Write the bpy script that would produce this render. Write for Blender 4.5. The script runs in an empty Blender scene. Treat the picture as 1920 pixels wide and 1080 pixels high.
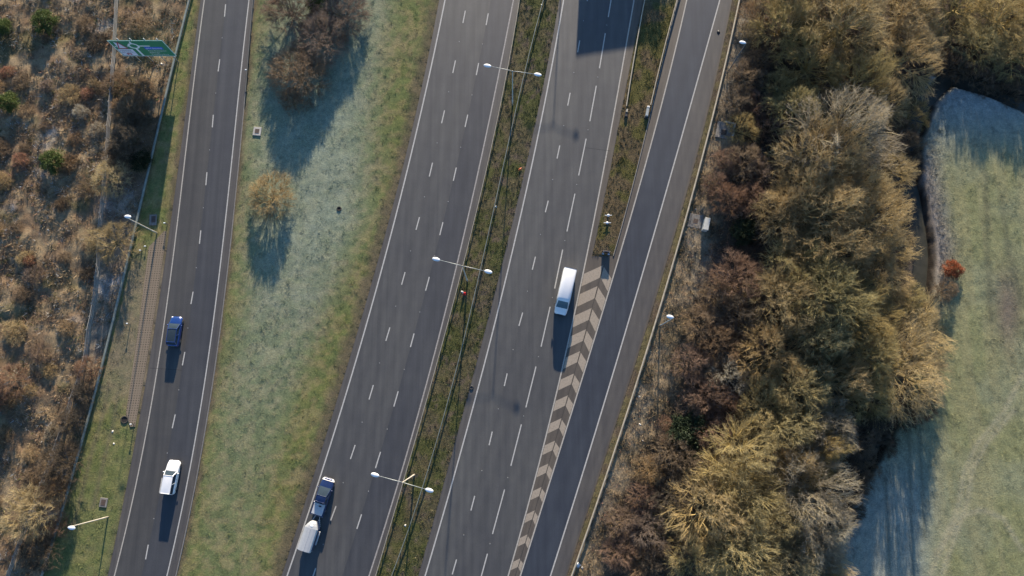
import bpy, math, random
import numpy as np
from mathutils import Vector, Matrix

# ------------------------------------------------------------------ camera, sky, sun, exposure
SC = bpy.context.scene
COL = SC.collection
FPX, TILT, CAMH = 1330.0, math.radians(9.9), 106.0
cam_data = bpy.data.cameras.new("drone_camera")
cam_data.sensor_width = 36.0
cam_data.lens = 36.0 * FPX / 1920.0
cam_data.clip_start, cam_data.clip_end = 1.0, 9000.0
cam = bpy.data.objects.new("drone_camera", cam_data)
cam.location = (0, 0, CAMH)
cam.rotation_euler = (TILT, 0, 0)
COL.objects.link(cam)
SC.camera = cam

SUN_ELEV = math.radians(14.0)
SHADOW_DIR = Vector((-0.064, -0.998, 0)).normalized()        # where shadows fall on the ground
TO_SUN = Vector((-SHADOW_DIR.x * math.cos(SUN_ELEV), -SHADOW_DIR.y * math.cos(SUN_ELEV), math.sin(SUN_ELEV)))
world = bpy.data.worlds.new("World")
SC.world = world
world.use_nodes = True
wn = world.node_tree
bgn = wn.nodes["Background"]
sky = wn.nodes.new("ShaderNodeTexSky")
sky.sky_type = 'NISHITA'
sky.sun_disc = False
sky.sun_elevation = SUN_ELEV
sky.sun_rotation = math.atan2(TO_SUN.x, TO_SUN.y)
sky.air_density, sky.dust_density, sky.ozone_density = 1.0, 0.4, 4.5
wn.links.new(sky.outputs[0], bgn.inputs[0])
bgn.inputs[1].default_value = 0.098
sun_data = bpy.data.lights.new("sun", 'SUN')
sun_data.energy = 4.6
sun_data.angle = math.radians(0.55)
sun_data.color = (1.0, 0.85, 0.66)
sun = bpy.data.objects.new("sun", sun_data)
sun.rotation_euler = TO_SUN.to_track_quat('Z', 'Y').to_euler()
sun.location = (0, 60, 80)
COL.objects.link(sun)
vs = SC.view_settings
vs.view_transform, vs.look, vs.gamma, vs.exposure = 'Standard', 'None', 1.0, 1.45
vs.use_curve_mapping = False

RNG = np.random.default_rng(7)
random.seed(7)

# ------------------------------------------------------------------ survey: photo pixel -> metres on the level z
_c, _s = math.cos(TILT), math.sin(TILT)
def G(px, py, z=0.0):
    x = (np.asarray(px, float) - 960) / FPX
    y = -(np.asarray(py, float) - 540) / FPX
    dy, dz = y * _c + _s, y * _s - _c
    t = (z - CAMH) / dz
    return x * t, dy * t
def P(X, Y, Z=0.0):
    Z = Z - CAMH
    yc, zc = Y * _c + Z * _s, -Y * _s + Z * _c
    return 960 + FPX * X / -zc, 540 - FPX * yc / -zc

class Curve:
    """X as a smooth function of Y (metres), fitted to surveyed points, straight on beyond them"""
    def __init__(self, pts, deg=3):
        a = np.array(pts, float)
        X, Y = G(a[:, 0], a[:, 1])
        self.y0, self.y1 = Y.min(), Y.max()
        self.m = 20.0
        self.p = np.polyfit((Y - self.m) / 50, X, min(deg, len(pts) - 1))
        self.d = np.polyder(self.p)
    def __call__(self, Y):
        Y = np.asarray(Y, float)
        yc = np.clip(Y, self.y0, self.y1)
        t = (yc - self.m) / 50
        return np.polyval(self.p, t) + np.polyval(self.d, t) * (Y - yc) / 50
class Line:
    """piecewise linear version"""
    def __init__(self, pts):
        a = np.array(pts, float)
        X, Y = G(a[:, 0], a[:, 1])
        o = np.argsort(Y)
        self.X, self.Y = X[o], Y[o]
    def __call__(self, Y):
        return np.interp(Y, self.Y, self.X)
class Off:
    def __init__(self, c, d): self.c, self.dd = c, d
    def __call__(self, Y): return self.c(Y) + self.dd
class Mix:
    def __init__(self, a, b, t=0.5): self.a, self.b, self.t = a, b, t
    def __call__(self, Y): return self.a(Y) * (1 - self.t) + self.b(Y) * self.t

# slip road on the left (A)
A_le = Curve([(376,0),(352,180),(328,360),(302,540),(273,720),(245,870),(202,1080)])
A_ll = Curve([(383,0),(363,160),(345,310),(339,360),(320,520),(293,705),(290,720),(267,853),(240,968),(217,1073)])
A_rl = Curve([(467,0),(443,213),(429,360),(408,540),(383,720),(348,920),(313,1080)])
A_re = Curve([(476,0),(455,210),(442,360),(423,540),(398,720),(362,920),(330,1080)])
A_cl = Curve([(422,20),(410.5,122),(399,227),(387,335),(375,444),(360,558),(344,672),(326,790),(275.5,1035)])
# left carriageway (B)
B_le = Curve([(822,0),(795,157),(743,360),(702,500),(642,720),(606,840),(527,1080)])
B_ll = Curve([(834,0),(820,77),(800,157),(785,230),(754,360),(727,463),(693,587),(653.5,720),(627,810),(602,892),(573,977),(538,1080)])
B_rl = Curve([(961,10),(945,90),(910,250),(890.5,359),(857,493),(827,620),(799,720),(770,823),(743,920),(713,1010),(693,1080)])
B_re = Curve([(975,0),(956,85),(903,360),(863,513),(811,720),(761,870),(705,1080)])
B_c1 = Curve([(870,31),(851.5,125),(831,219),(808,318),(783,419),(756,522),(727,627),(696,735),(661,847),(625,962)])
B_c2 = Curve([(913.5,36),(895,130),(874.5,226),(853,326),(827.5,429),(801.5,532),(773,638),(742.5,748),(709,862),(673.5,978)])
# right carriageway (C)
C_le = Curve([(1048,0),(1032,100),(1010,200),(975,360),(942,480),(890,720),(858,800),(813,965),(786,1080)])
C_ll = Curve([(1057,0),(1048,50),(1032,133),(1013,240),(986,359),(960,472),(932,590),(901,712),(873,813),(847,907),(813,1027),(797,1080)])
C_rl = Curve([(1188,0),(1178,67),(1162,160),(1143,253),(1124,359),(1107,440),(1093,510),(1077,593),(1057,687),(1047,720),(1020,830),(993,933),(977,1000),(960,1053)])
C_rv = Curve([(1207,0),(1200,33),(1173,167),(1158,250),(1140,333),(1130,393),(1118,443)])
C_c1 = Curve([(1085,87),(1067,186),(1047,285),(1025,387),(1001,493),(976.5,598),(948,712),(920,822),(886.5,943),(852,1063)])
C_c2 = Curve([(1143,16),(1130,95),(1112,194),(1092,294),(1070.5,398),(1047.5,505),(1023,612),(995.5,725),(967.5,836),(935,960)])
# joining slip road (D)
D_ll = Curve([(1287,0),(1275,60),(1253,143),(1233,227),(1210,310),(1195.5,359),(1173,437),(1147,527),(1127,600),(1107,657),(1088.5,720),(1060,810),(1027,917),(1000,1000),(976,1080)])
D_lv = Curve([(1272,0),(1237,143),(1217,230),(1185,357),(1168,420),(1152,477)])
D_rl = Curve([(1348,0),(1330,77),(1305,167),(1278,257),(1247,359),(1223,447),(1202,520),(1177,610),(1145,718),(1120,800),(1093,887),(1067,967),(1032,1080)])
D_re = Curve([(1373,0),(1350,113),(1330,200),(1288,359),(1260,450),(1247,500),(1233,550),(1213,620),(1183,720),(1150,807),(1123,887),(1103,947),(1065,1080)])
BARL = Curve([(360,0),(330,105),(300,235),(277,360),(240,505),(200,655),(170,780),(130,930),(82,1080)])
BARR = Curve([(1385,0),(1365,100),(1340,190),(1320,283),(1297.5,359),(1270,460),(1245,553),(1217,647),(1192,720),(1163,803),(1140,883),(1113,953),(1072,1080)])
BARC = Curve([(1017,0),(1003,70),(990,120),(972,195),(955,258),(930,372),(900,505),(868,640),(832,790),(790,930),(764,1000),(733,1080)])
FENCE = Line([(226,-120),(224,0),(219,95),(211,200),(203,300),(196,380),(190,450),(186,520),(176,600),(160,690),(140,745),(118,820),(86,905),(50,1000),(20,1080),(-40,1250)])
WOOD = Line([(1450,-200),(1432,0),(1405,130),(1385,250),(1370,330),(1342,420),(1330,520),(1300,600),(1270,700),(1230,800),(1200,880),(1150,960),(1105,1080),(1040,1300)])
NOSE_Y = float(G(1133, 480)[1])
class NoseEdge:
    """edge of the paved strip: the verge above the nose, the middle of the hatching below it"""
    def __init__(self, c): self.c = c
    def __call__(self, Y):
        Y = np.asarray(Y, float)
        m = C_rl(Y) * 0.42 + D_ll(Y) * 0.58
        return np.where(Y > NOSE_Y, self.c(Y), m)
C_re, D_le = NoseEdge(C_rv), NoseEdge(D_lv)
STREAM = np.array([(1990,235),(1920,192),(1850,160),(1785,142),(1742,185),(1712,255),(1711,330),(1724,395),(1736,455),(1733,520),(1722,600),(1700,700),(1662,800),(1612,890),(1562,972),(1524,1052),(1498,1130),(1450,1300)], float)
SX, SY = G(STREAM[:, 0], STREAM[:, 1])

# ------------------------------------------------------------------ noise, height of the ground
_TAB = np.random.default_rng(3).random((8, 256, 256))
def vnoise(x, y, k=0):
    x0, y0 = np.floor(x).astype(int), np.floor(y).astype(int)
    fx, fy = x - x0, y - y0
    fx, fy = fx * fx * (3 - 2 * fx), fy * fy * (3 - 2 * fy)
    T = _TAB[k % 8]
    a, b = T[y0 & 255, x0 & 255], T[y0 & 255, (x0 + 1) & 255]
    c, d = T[(y0 + 1) & 255, x0 & 255], T[(y0 + 1) & 255, (x0 + 1) & 255]
    return (a * (1 - fx) + b * fx) * (1 - fy) + (c * (1 - fx) + d * fx) * fy
def fbm(x, y, s, k=0, o=4):
    v, a, t = 0, 0.5, 0
    for i in range(o):
        v = v + a * vnoise(x / s * 2 ** i + 17.3 * i + k * 5.1, y / s * 2 ** i + 9.1 * i + k * 3.7, k + i)
        t += a; a *= 0.5
    return v / t
def sstep(a, b, x):
    t = np.clip((x - a) / (b - a), 0, 1)
    return t * t * (3 - 2 * t)
def dist_poly(X, Y, PX, PY):
    d = np.full(np.shape(X), 1e9)
    for i in range(len(PX) - 1):
        ax, ay, bx, by = PX[i], PY[i], PX[i + 1], PY[i + 1]
        L2 = (bx - ax) ** 2 + (by - ay) ** 2
        t = np.clip(((X - ax) * (bx - ax) + (Y - ay) * (by - ay)) / L2, 0, 1)
        d = np.minimum(d, np.hypot(X - ax - t * (bx - ax), Y - ay - t * (by - ay)))
    return d
def pave_dist(X, Y):
    """metres outside the nearest paving (negative on it)"""
    d = np.full(np.shape(X), 1e9)
    for l, r in ((A_le, A_re), (B_le, B_re), (C_le, C_re), (D_le, D_re)):
        d = np.minimum(d, np.maximum(l(Y) - X, X - r(Y)))
    return d
def in_field(X, Y):
    px, py = P(X, Y)
    sx = np.interp(py, STREAM[4:, 1], STREAM[4:, 0])
    top = np.interp(px, STREAM[3::-1, 0], STREAM[3::-1, 1])
    return (px > sx) & ((px < 1742) | (py > top))
def height(X, Y):
    X, Y = np.asarray(X, float), np.asarray(Y, float)
    d = pave_dist(X, Y)
    far = sstep(0.0, 2.0, d)
    scrub = sstep(0.5, 3.0, BARL(Y) - X)
    wood = sstep(0.0, 4.0, X - BARR(Y)) * (~in_field(X, Y))
    n1, n2 = fbm(X, Y, 5.0, 1) - 0.5, fbm(X, Y, 1.6, 2) - 0.5
    z = 0.03 + far * (0.10 * n1 + 0.10 * n2 + 0.05) + scrub * (0.7 * n1 + 0.5 * n2) + wood * (0.5 * n1 + 0.3 * n2)
    z = np.where(d < 0.05, -0.12, z)
    ds = dist_poly(X, Y, SX, SY)
    z = z - 1.7 * (1 - sstep(0.7, 1.8, ds + 0.9 * n1))
    return z
def hz(x, y): return float(height(np.array([x]), np.array([y]))[0])

# ------------------------------------------------------------------ materials
def mat(name, build):
    m = bpy.data.materials.new(name)
    m.use_nodes = True
    nt = m.node_tree
    bs = nt.nodes["Principled BSDF"]
    build(nt, bs)
    return m
def N(nt, t, **k):
    n = nt.nodes.new(t)
    for a, v in k.items(): setattr(n, a, v)
    return n
def noise_node(nt, scale, detail=4, rough=0.6, coord='Object'):
    tc = N(nt, "ShaderNodeTexCoord")
    n = N(nt, "ShaderNodeTexNoise")
    n.inputs["Scale"].default_value = scale
    n.inputs["Detail"].default_value = detail
    n.inputs["Roughness"].default_value = rough
    nt.links.new(tc.outputs[coord], n.inputs["Vector"])
    return n
def ramp(nt, src, stops):
    r = N(nt, "ShaderNodeValToRGB")
    e = r.color_ramp.elements
    while len(e) < len(stops): e.new(0.5)
    for i, (p, c) in enumerate(stops):
        e[i].position = p
        e[i].color = (*c, 1) if len(c) == 3 else c
    nt.links.new(src, r.inputs[0])
    return r
def mult(nt, a, b, fac=1.0, mode='MULTIPLY'):
    m = N(nt, "ShaderNodeMix", data_type='RGBA', blend_type=mode)
    m.inputs[0].default_value = fac
    for s, i in ((a, 6), (b, 7)):
        if hasattr(s, "links") or hasattr(s, "is_linked"): nt.links.new(s, m.inputs[i])
        else: m.inputs[i].default_value = (*s, 1)
    return m.outputs[2]
def plain(name, col, rough=0.6, metal=0.0, var=0.25, scale=3.0, spec=0.5, coat=0.0):
    def b(nt, bs):
        n = noise_node(nt, scale)
        lo, hi = tuple(c * (1 - var) for c in col), tuple(min(1, c * (1 + var)) for c in col)
        r = ramp(nt, n.outputs[0], [(0.3, lo), (0.7, hi)])
        nt.links.new(r.outputs[0], bs.inputs["Base Color"])
        bs.inputs["Roughness"].default_value = rough
        bs.inputs["Metallic"].default_value = metal
        bs.inputs["Specular IOR Level"].default_value = spec
        bs.inputs["Coat Weight"].default_value = coat
    return mat(name, b)
def asphalt(name, col, rough=0.55, joints=False):
    def b(nt, bs):
        fine = noise_node(nt, 9.0, 6, 0.75)
        mid = noise_node(nt, 0.35, 5, 0.6)
        big = noise_node(nt, 0.06, 3, 0.5)
        r1 = ramp(nt, fine.outputs[0], [(0.3, (0.72,) * 3), (0.7, (1.28,) * 3)])
        r2 = ramp(nt, mid.outputs[0], [(0.3, (0.88, 0.88, 0.90)), (0.7, (1.10, 1.09, 1.06))])
        r3 = ramp(nt, big.outputs[0], [(0.35, (0.92, 0.92, 0.94)), (0.65, (1.07, 1.06, 1.04))])
        # tyre tracks along each lane: u runs 0..1 across a lane
        uv = N(nt, "ShaderNodeUVMap"); uv.uv_map = "lane"
        sp = N(nt, "ShaderNodeSeparateXYZ"); nt.links.new(uv.outputs[0], sp.inputs[0])
        m1 = N(nt, "ShaderNodeMath", operation='MULTIPLY'); m1.inputs[1].default_value = 4 * math.pi
        nt.links.new(sp.outputs[0], m1.inputs[0])
        m2 = N(nt, "ShaderNodeMath", operation='COSINE'); nt.links.new(m1.outputs[0], m2.inputs[0])
        m3 = N(nt, "ShaderNodeMapRange"); m3.inputs[1].default_value = -1; m3.inputs[2].default_value = 1
        m3.inputs[3].default_value = 1.06; m3.inputs[4].default_value = 0.94
        nt.links.new(m2.outputs[0], m3.inputs[0])
        tc = N(nt, "ShaderNodeTexCoord"); mp = N(nt, "ShaderNodeMapping"); mp.inputs["Scale"].default_value = (1.6, 0.03, 1)
        mp.inputs["Rotation"].default_value = (0, 0, 0.22)
        st = N(nt, "ShaderNodeTexNoise"); st.inputs["Scale"].default_value = 1.0; st.inputs["Detail"].default_value = 5
        nt.links.new(tc.outputs["Object"], mp.inputs[0]); nt.links.new(mp.outputs[0], st.inputs["Vector"])
        r4 = ramp(nt, st.outputs[0], [(0.3, (0.82, 0.82, 0.84)), (0.7, (1.14, 1.13, 1.11))])
        c = mult(nt, r1.outputs[0], r2.outputs[0])
        c = mult(nt, c, r3.outputs[0])
        c = mult(nt, c, r4.outputs[0])
        c = mult(nt, c, m3.outputs[0])
        c = mult(nt, c, col)
        nt.links.new(c, bs.inputs["Base Color"])
        bs.inputs["Roughness"].default_value = rough
        bs.inputs["Specular IOR Level"].default_value = 0.45
        bp = N(nt, "ShaderNodeBump"); bp.inputs["Strength"].default_value = 0.35; bp.inputs["Distance"].default_value = 0.02
        nt.links.new(fine.outputs[0], bp.inputs["Height"]); nt.links.new(bp.outputs[0], bs.inputs["Normal"])
    return mat(name, b)
def vcol_mat(name, rough=0.95, bump=0.6, dist=0.05, scale=6.0, lo=0.6, hi=1.4):
    """colour from the mesh attribute, fine grain on top"""
    def b(nt, bs):
        at = N(nt, "ShaderNodeAttribute"); at.attribute_name = "col"
        n = noise_node(nt, scale, 6, 0.7)
        r = ramp(nt, n.outputs[0], [(0.28, (lo,) * 3), (0.72, (hi,) * 3)])
        n2 = noise_node(nt, scale * 0.22, 4, 0.6)
        r2 = ramp(nt, n2.outputs[0], [(0.3, (0.80, 0.84, 0.86)), (0.7, (1.18, 1.14, 1.08))])
        c = mult(nt, at.outputs[0], r.outputs[0])
        c = mult(nt, c, r2.outputs[0])
        nt.links.new(c, bs.inputs["Base Color"])
        bs.inputs["Roughness"].default_value = rough
        bs.inputs["Specular IOR Level"].default_value = 0.15
        if bump:
            bp = N(nt, "ShaderNodeBump"); bp.inputs["Strength"].default_value = bump; bp.inputs["Distance"].default_value = dist
            nt.links.new(n.outputs[0], bp.inputs["Height"]); nt.links.new(bp.outputs[0], bs.inputs["Normal"])
    return mat(name, b)
def objcol_mat(name, k=(1, 1, 1), rough=0.9, var=0.35, scale=2.5, through=0.0):
    """plant colour set on each plant, varied through the plant; fine twigs and leaves pass some light"""
    def b(nt, bs):
        oi = N(nt, "ShaderNodeObjectInfo")
        n = noise_node(nt, scale, 3, 0.6)
        r = ramp(nt, n.outputs[0], [(0.3, (1 - var, 1 - var * 0.95, 1 - var * 0.9)), (0.7, (1 + var, 1 + var, 1 + var * 0.9))])
        c = mult(nt, oi.outputs["Color"], r.outputs[0])
        c = mult(nt, c, k)
        nt.links.new(c, bs.inputs["Base Color"])
        bs.inputs["Roughness"].default_value = rough
        bs.inputs["Specular IOR Level"].default_value = 0.2
        if through:
            tr_ = N(nt, "ShaderNodeBsdfTranslucent"); nt.links.new(c, tr_.inputs[0])
            mx = N(nt, "ShaderNodeMixShader"); mx.inputs[0].default_value = through
            nt.links.new(bs.outputs[0], mx.inputs[1]); nt.links.new(tr_.outputs[0], mx.inputs[2])
            nt.links.new(mx.outputs[0], nt.nodes["Material Output"].inputs[0])
    return mat(name, b)

M = {}
M['asphalt'] = asphalt("asphalt_grey", (0.071, 0.0715, 0.069))
M['asphalt2'] = asphalt("asphalt_lane", (0.065, 0.0655, 0.064))
M['asphalt_dark'] = asphalt("asphalt_newer", (0.032, 0.038, 0.049))
M['asphalt_cool'] = asphalt("asphalt_cool", (0.047, 0.049, 0.053))
M['asphalt_brown'] = asphalt("asphalt_dusty", (0.073, 0.068, 0.062))
M['asphalt_worn'] = asphalt("asphalt_worn", (0.083, 0.070, 0.055))
M['asphalt_A'] = asphalt("asphalt_slip", (0.056, 0.055, 0.052))
def _paint(col, wear):
    def b(nt, bs):
        n = noise_node(nt, 4.0, 6, 0.75)
        r = ramp(nt, n.outputs[0], [(0.30, tuple(c * wear for c in col)), (0.55, col)])
        nt.links.new(r.outputs[0], bs.inputs["Base Color"])
        bs.inputs["Roughness"].default_value = 0.7
    return b
M['paint'] = mat("road_paint", _paint((0.40, 0.39, 0.36), 0.6))
M['paint_rib'] = mat("ribbed_road_paint", _paint((0.30, 0.28, 0.26), 0.45))
M['paint_worn'] = mat("worn_road_paint", _paint((0.36, 0.335, 0.29), 0.6))
M['chevron'] = mat("chevron_paint", _paint((0.30, 0.25, 0.19), 0.68))
M['stud'] = plain("road_stud_white", (0.34, 0.34, 0.33), 0.5)
M['ground'] = vcol_mat("ground_cover", bump=0.9, dist=0.10)
M['grass'] = vcol_mat("grass_blades", bump=0, scale=3.0, lo=0.75, hi=1.25)
M['wood_twig'] = objcol_mat("twigs", through=0.34)
M['wood_limb'] = objcol_mat("branches", (1.08, 1.02, 0.80), scale=1.2)
M['leaf'] = objcol_mat("leaves", (1, 1, 1), 0.6, through=0.3)
M['steel'] = plain("galvanised_steel", (0.30, 0.32, 0.31), 0.5, 0.3, 0.2)
M['steel_green'] = plain("weathered_steel", (0.17, 0.19, 0.165), 0.6, 0.15, 0.25, 1.5)
M['steel_tan'] = plain("dusty_steel", (0.33, 0.29, 0.22), 0.65, 0.1, 0.2, 1.5)
M['steel_dark'] = plain("dark_post_steel", (0.10, 0.10, 0.095), 0.6, 0.2)
M['lantern'] = plain("lantern_shell", (0.62, 0.65, 0.68), 0.45, 0, 0.06)
M['pole'] = plain("lamp_pole", (0.42, 0.38, 0.31), 0.55, 0.15, 0.15)
M['timber'] = plain("grey_fence_timber", (0.27, 0.25, 0.215), 0.85, 0, 0.25)
M['concrete'] = plain("concrete", (0.17, 0.16, 0.145), 0.9, 0, 0.2)
M['concrete_pale'] = plain("pale_concrete", (0.36, 0.34, 0.30), 0.9, 0, 0.15)
M['iron'] = plain("rusty_iron_cover", (0.085, 0.06, 0.048), 0.8, 0.2, 0.3, 8)
M['hole'] = plain("hole_shade", (0.012, 0.010, 0.010), 0.95)  # near-black colour stands in for the shade inside a hole
M['cabinet'] = plain("pale_grey_cabinet", (0.42, 0.42, 0.38), 0.6, 0, 0.1)
M['rubber'] = plain("tyre_rubber", (0.018, 0.018, 0.019), 0.75, 0, 0.2)
M['rim'] = plain("alloy_rim", (0.35, 0.36, 0.38), 0.35, 0.8, 0.1)
M['glass'] = plain("car_glass", (0.030, 0.045, 0.060), 0.14, 0, 0.1, 1.0, 0.1)
M['glass_van'] = plain("van_glass", (0.07, 0.12, 0.15), 0.16, 0, 0.1, 1.0, 0.12)
M['trim'] = plain("black_trim", (0.02, 0.02, 0.022), 0.6)
M['white_paint'] = plain("white_car_paint", (0.72, 0.72, 0.71), 0.3, 0, 0.03, 1, 0.5, 0.3)
M['blue_paint'] = plain("blue_car_paint", (0.010, 0.040, 0.17), 0.28, 0.2, 0.08, 1, 0.6, 0.6)
M['navy_paint'] = plain("navy_car_paint", (0.010, 0.022, 0.075), 0.28, 0.2, 0.08, 1, 0.6, 0.6)
M['silver'] = plain("silver_paint", (0.46, 0.46, 0.46), 0.45, 0.1, 0.08)
M['alu'] = plain("trailer_roof_grey", (0.40, 0.41, 0.41), 0.42, 0.1, 0.06)
M['trailer_side'] = plain("trailer_side_shade", (0.05, 0.07, 0.13), 0.5, 0.2, 0.1)  # shade on the trailer's sides is put into this dark blue
M['head_lamp'] = plain("lamp_lens", (0.7, 0.72, 0.75), 0.12, 0, 0.05)
M['tail_lamp'] = plain("tail_lens", (0.30, 0.012, 0.012), 0.25)
M['plate_y'] = plain("yellow_plate", (0.6, 0.45, 0.05), 0.5)
M['sign_green'] = plain("sign_green", (0.010, 0.20, 0.10), 0.5, 0, 0.08)
M['sign_white'] = plain("sign_white", (0.72, 0.74, 0.72), 0.55, 0, 0.06)
M['sign_pale'] = plain("sign_pale_panel", (0.62, 0.63, 0.70), 0.55, 0, 0.06)
M['sign_blue'] = plain("sign_blue", (0.015, 0.12, 0.55), 0.5, 0, 0.06)
M['sign_red'] = plain("sign_red", (0.36, 0.04, 0.07), 0.5, 0, 0.06)
M['sign_black'] = plain("sign_black", (0.015, 0.015, 0.02), 0.5, 0, 0.06)
M['red'] = plain("red_plastic", (0.55, 0.02, 0.02), 0.4)
M['orange'] = plain("orange_plastic", (0.62, 0.13, 0.03), 0.5)
M['litter'] = plain("white_litter", (0.62, 0.60, 0.55), 0.6, 0, 0.1)
def _water(nt, bs):
    n = noise_node(nt, 0.8, 4)
    r = ramp(nt, n.outputs[0], [(0.3, (0.040, 0.040, 0.030)), (0.7, (0.06, 0.058, 0.044))])
    nt.links.new(r.outputs[0], bs.inputs["Base Color"])
    bs.inputs["Roughness"].default_value = 0.3
    bs.inputs["Specular IOR Level"].default_value = 0.2
    w = noise_node(nt, 5.0, 3)
    bp = N(nt, "ShaderNodeBump"); bp.inputs["Strength"].default_value = 0.08; bp.inputs["Distance"].default_value = 0.05
    nt.links.new(w.outputs[0], bp.inputs["Height"]); nt.links.new(bp.outputs[0], bs.inputs["Normal"])
M['water'] = mat("stream_water", _water)
def _grid(nt, bs):
    uv = N(nt, "ShaderNodeUVMap"); uv.uv_map = "lane"
    br = N(nt, "ShaderNodeTexBrick")
    br.offset = 0.0
    br.inputs["Color1"].default_value = (0.045, 0.036, 0.024, 1); br.inputs["Color2"].default_value = (0.06, 0.05, 0.03, 1)
    br.inputs["Mortar"].default_value = (0.20, 0.155, 0.11, 1)
    br.inputs["Scale"].default_value = 1.0; br.inputs["Mortar Size"].default_value = 0.095
    br.inputs["Mortar Smooth"].default_value = 0.2
    br.inputs["Brick Width"].default_value = 0.36; br.inputs["Row Height"].default_value = 0.36
    nt.links.new(uv.outputs[0], br.inputs["Vector"])
    n = noise_node(nt, 0.9, 5, 0.65)
    r = ramp(nt, n.outputs[0], [(0.30, (0, 0, 0)), (0.62, (1, 1, 1))])
    mx = N(nt, "ShaderNodeMix", data_type='RGBA')
    nt.links.new(r.outputs[0], mx.inputs[0])
    mx.inputs[6].default_value = (0.17, 0.135, 0.095, 1)
    nt.links.new(br.outputs[0], mx.inputs[7])
    nt.links.new(mx.outputs[2], bs.inputs["Base Color"])
    bs.inputs["Roughness"].default_value = 0.95
M['grid'] = mat("grass_paver_blocks", _grid)

# ------------------------------------------------------------------ object helpers
def tag(o, label=None, cat=None, group=None, kind=None):
    if label: o["label"] = label
    if cat: o["category"] = cat
    if group: o["group"] = group
    if kind: o["kind"] = kind
    return o
def link(name, mesh, parent=None, loc=None, rotz=None):
    o = bpy.data.objects.new(name, mesh)
    COL.objects.link(o)
    if parent: o.parent = parent
    if loc is not None: o.location = loc
    if rotz is not None: o.rotation_euler = (0, 0, rotz)
    return o
def thing(name, label, cat, loc=(0, 0, 0), rotz=0.0, group=None):
    o = bpy.data.objects.new(name, None)
    o.empty_display_size = 0.3
    COL.objects.link(o)
    o.location, o.rotation_euler = loc, (0, 0, rotz)
    return tag(o, label, cat, group)
def np_mesh(name, V, F, mats, smooth=False, midx=None, col=None):
    """V (n,3); F list of arrays of equal-sided faces"""
    me = bpy.data.meshes.new(name)
    V = np.asarray(V, np.float32)
    F = [np.asarray(f, np.int32) for f in (F if isinstance(F, list) else [F]) if len(f)]
    nl, nf = sum(f.size for f in F), sum(len(f) for f in F)
    me.vertices.add(len(V)); me.loops.add(nl); me.polygons.add(nf)
    me.vertices.foreach_set("co", V.ravel())
    me.loops.foreach_set("vertex_index", np.concatenate([f.ravel() for f in F]))
    tot = np.concatenate([np.full(len(f), f.shape[1], np.int32) for f in F])
    st = np.concatenate([[0], np.cumsum(tot)[:-1]]).astype(np.int32)
    me.polygons.foreach_set("loop_start", st)
    if smooth: me.polygons.foreach_set("use_smooth", np.ones(nf, bool))
    for m in (mats if isinstance(mats, (list, tuple)) else [mats]): me.materials.append(m)
    if midx is not None: me.polygons.foreach_set("material_index", np.asarray(midx, np.int32))
    if col is not None:
        a = me.attributes.new("col", 'FLOAT_COLOR', 'POINT')
        c = np.ones((len(V), 4), np.float32); c[:, :3] = col
        a.data.foreach_set("color", c.ravel())
    me.update(calc_edges=True)
    return me
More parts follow.
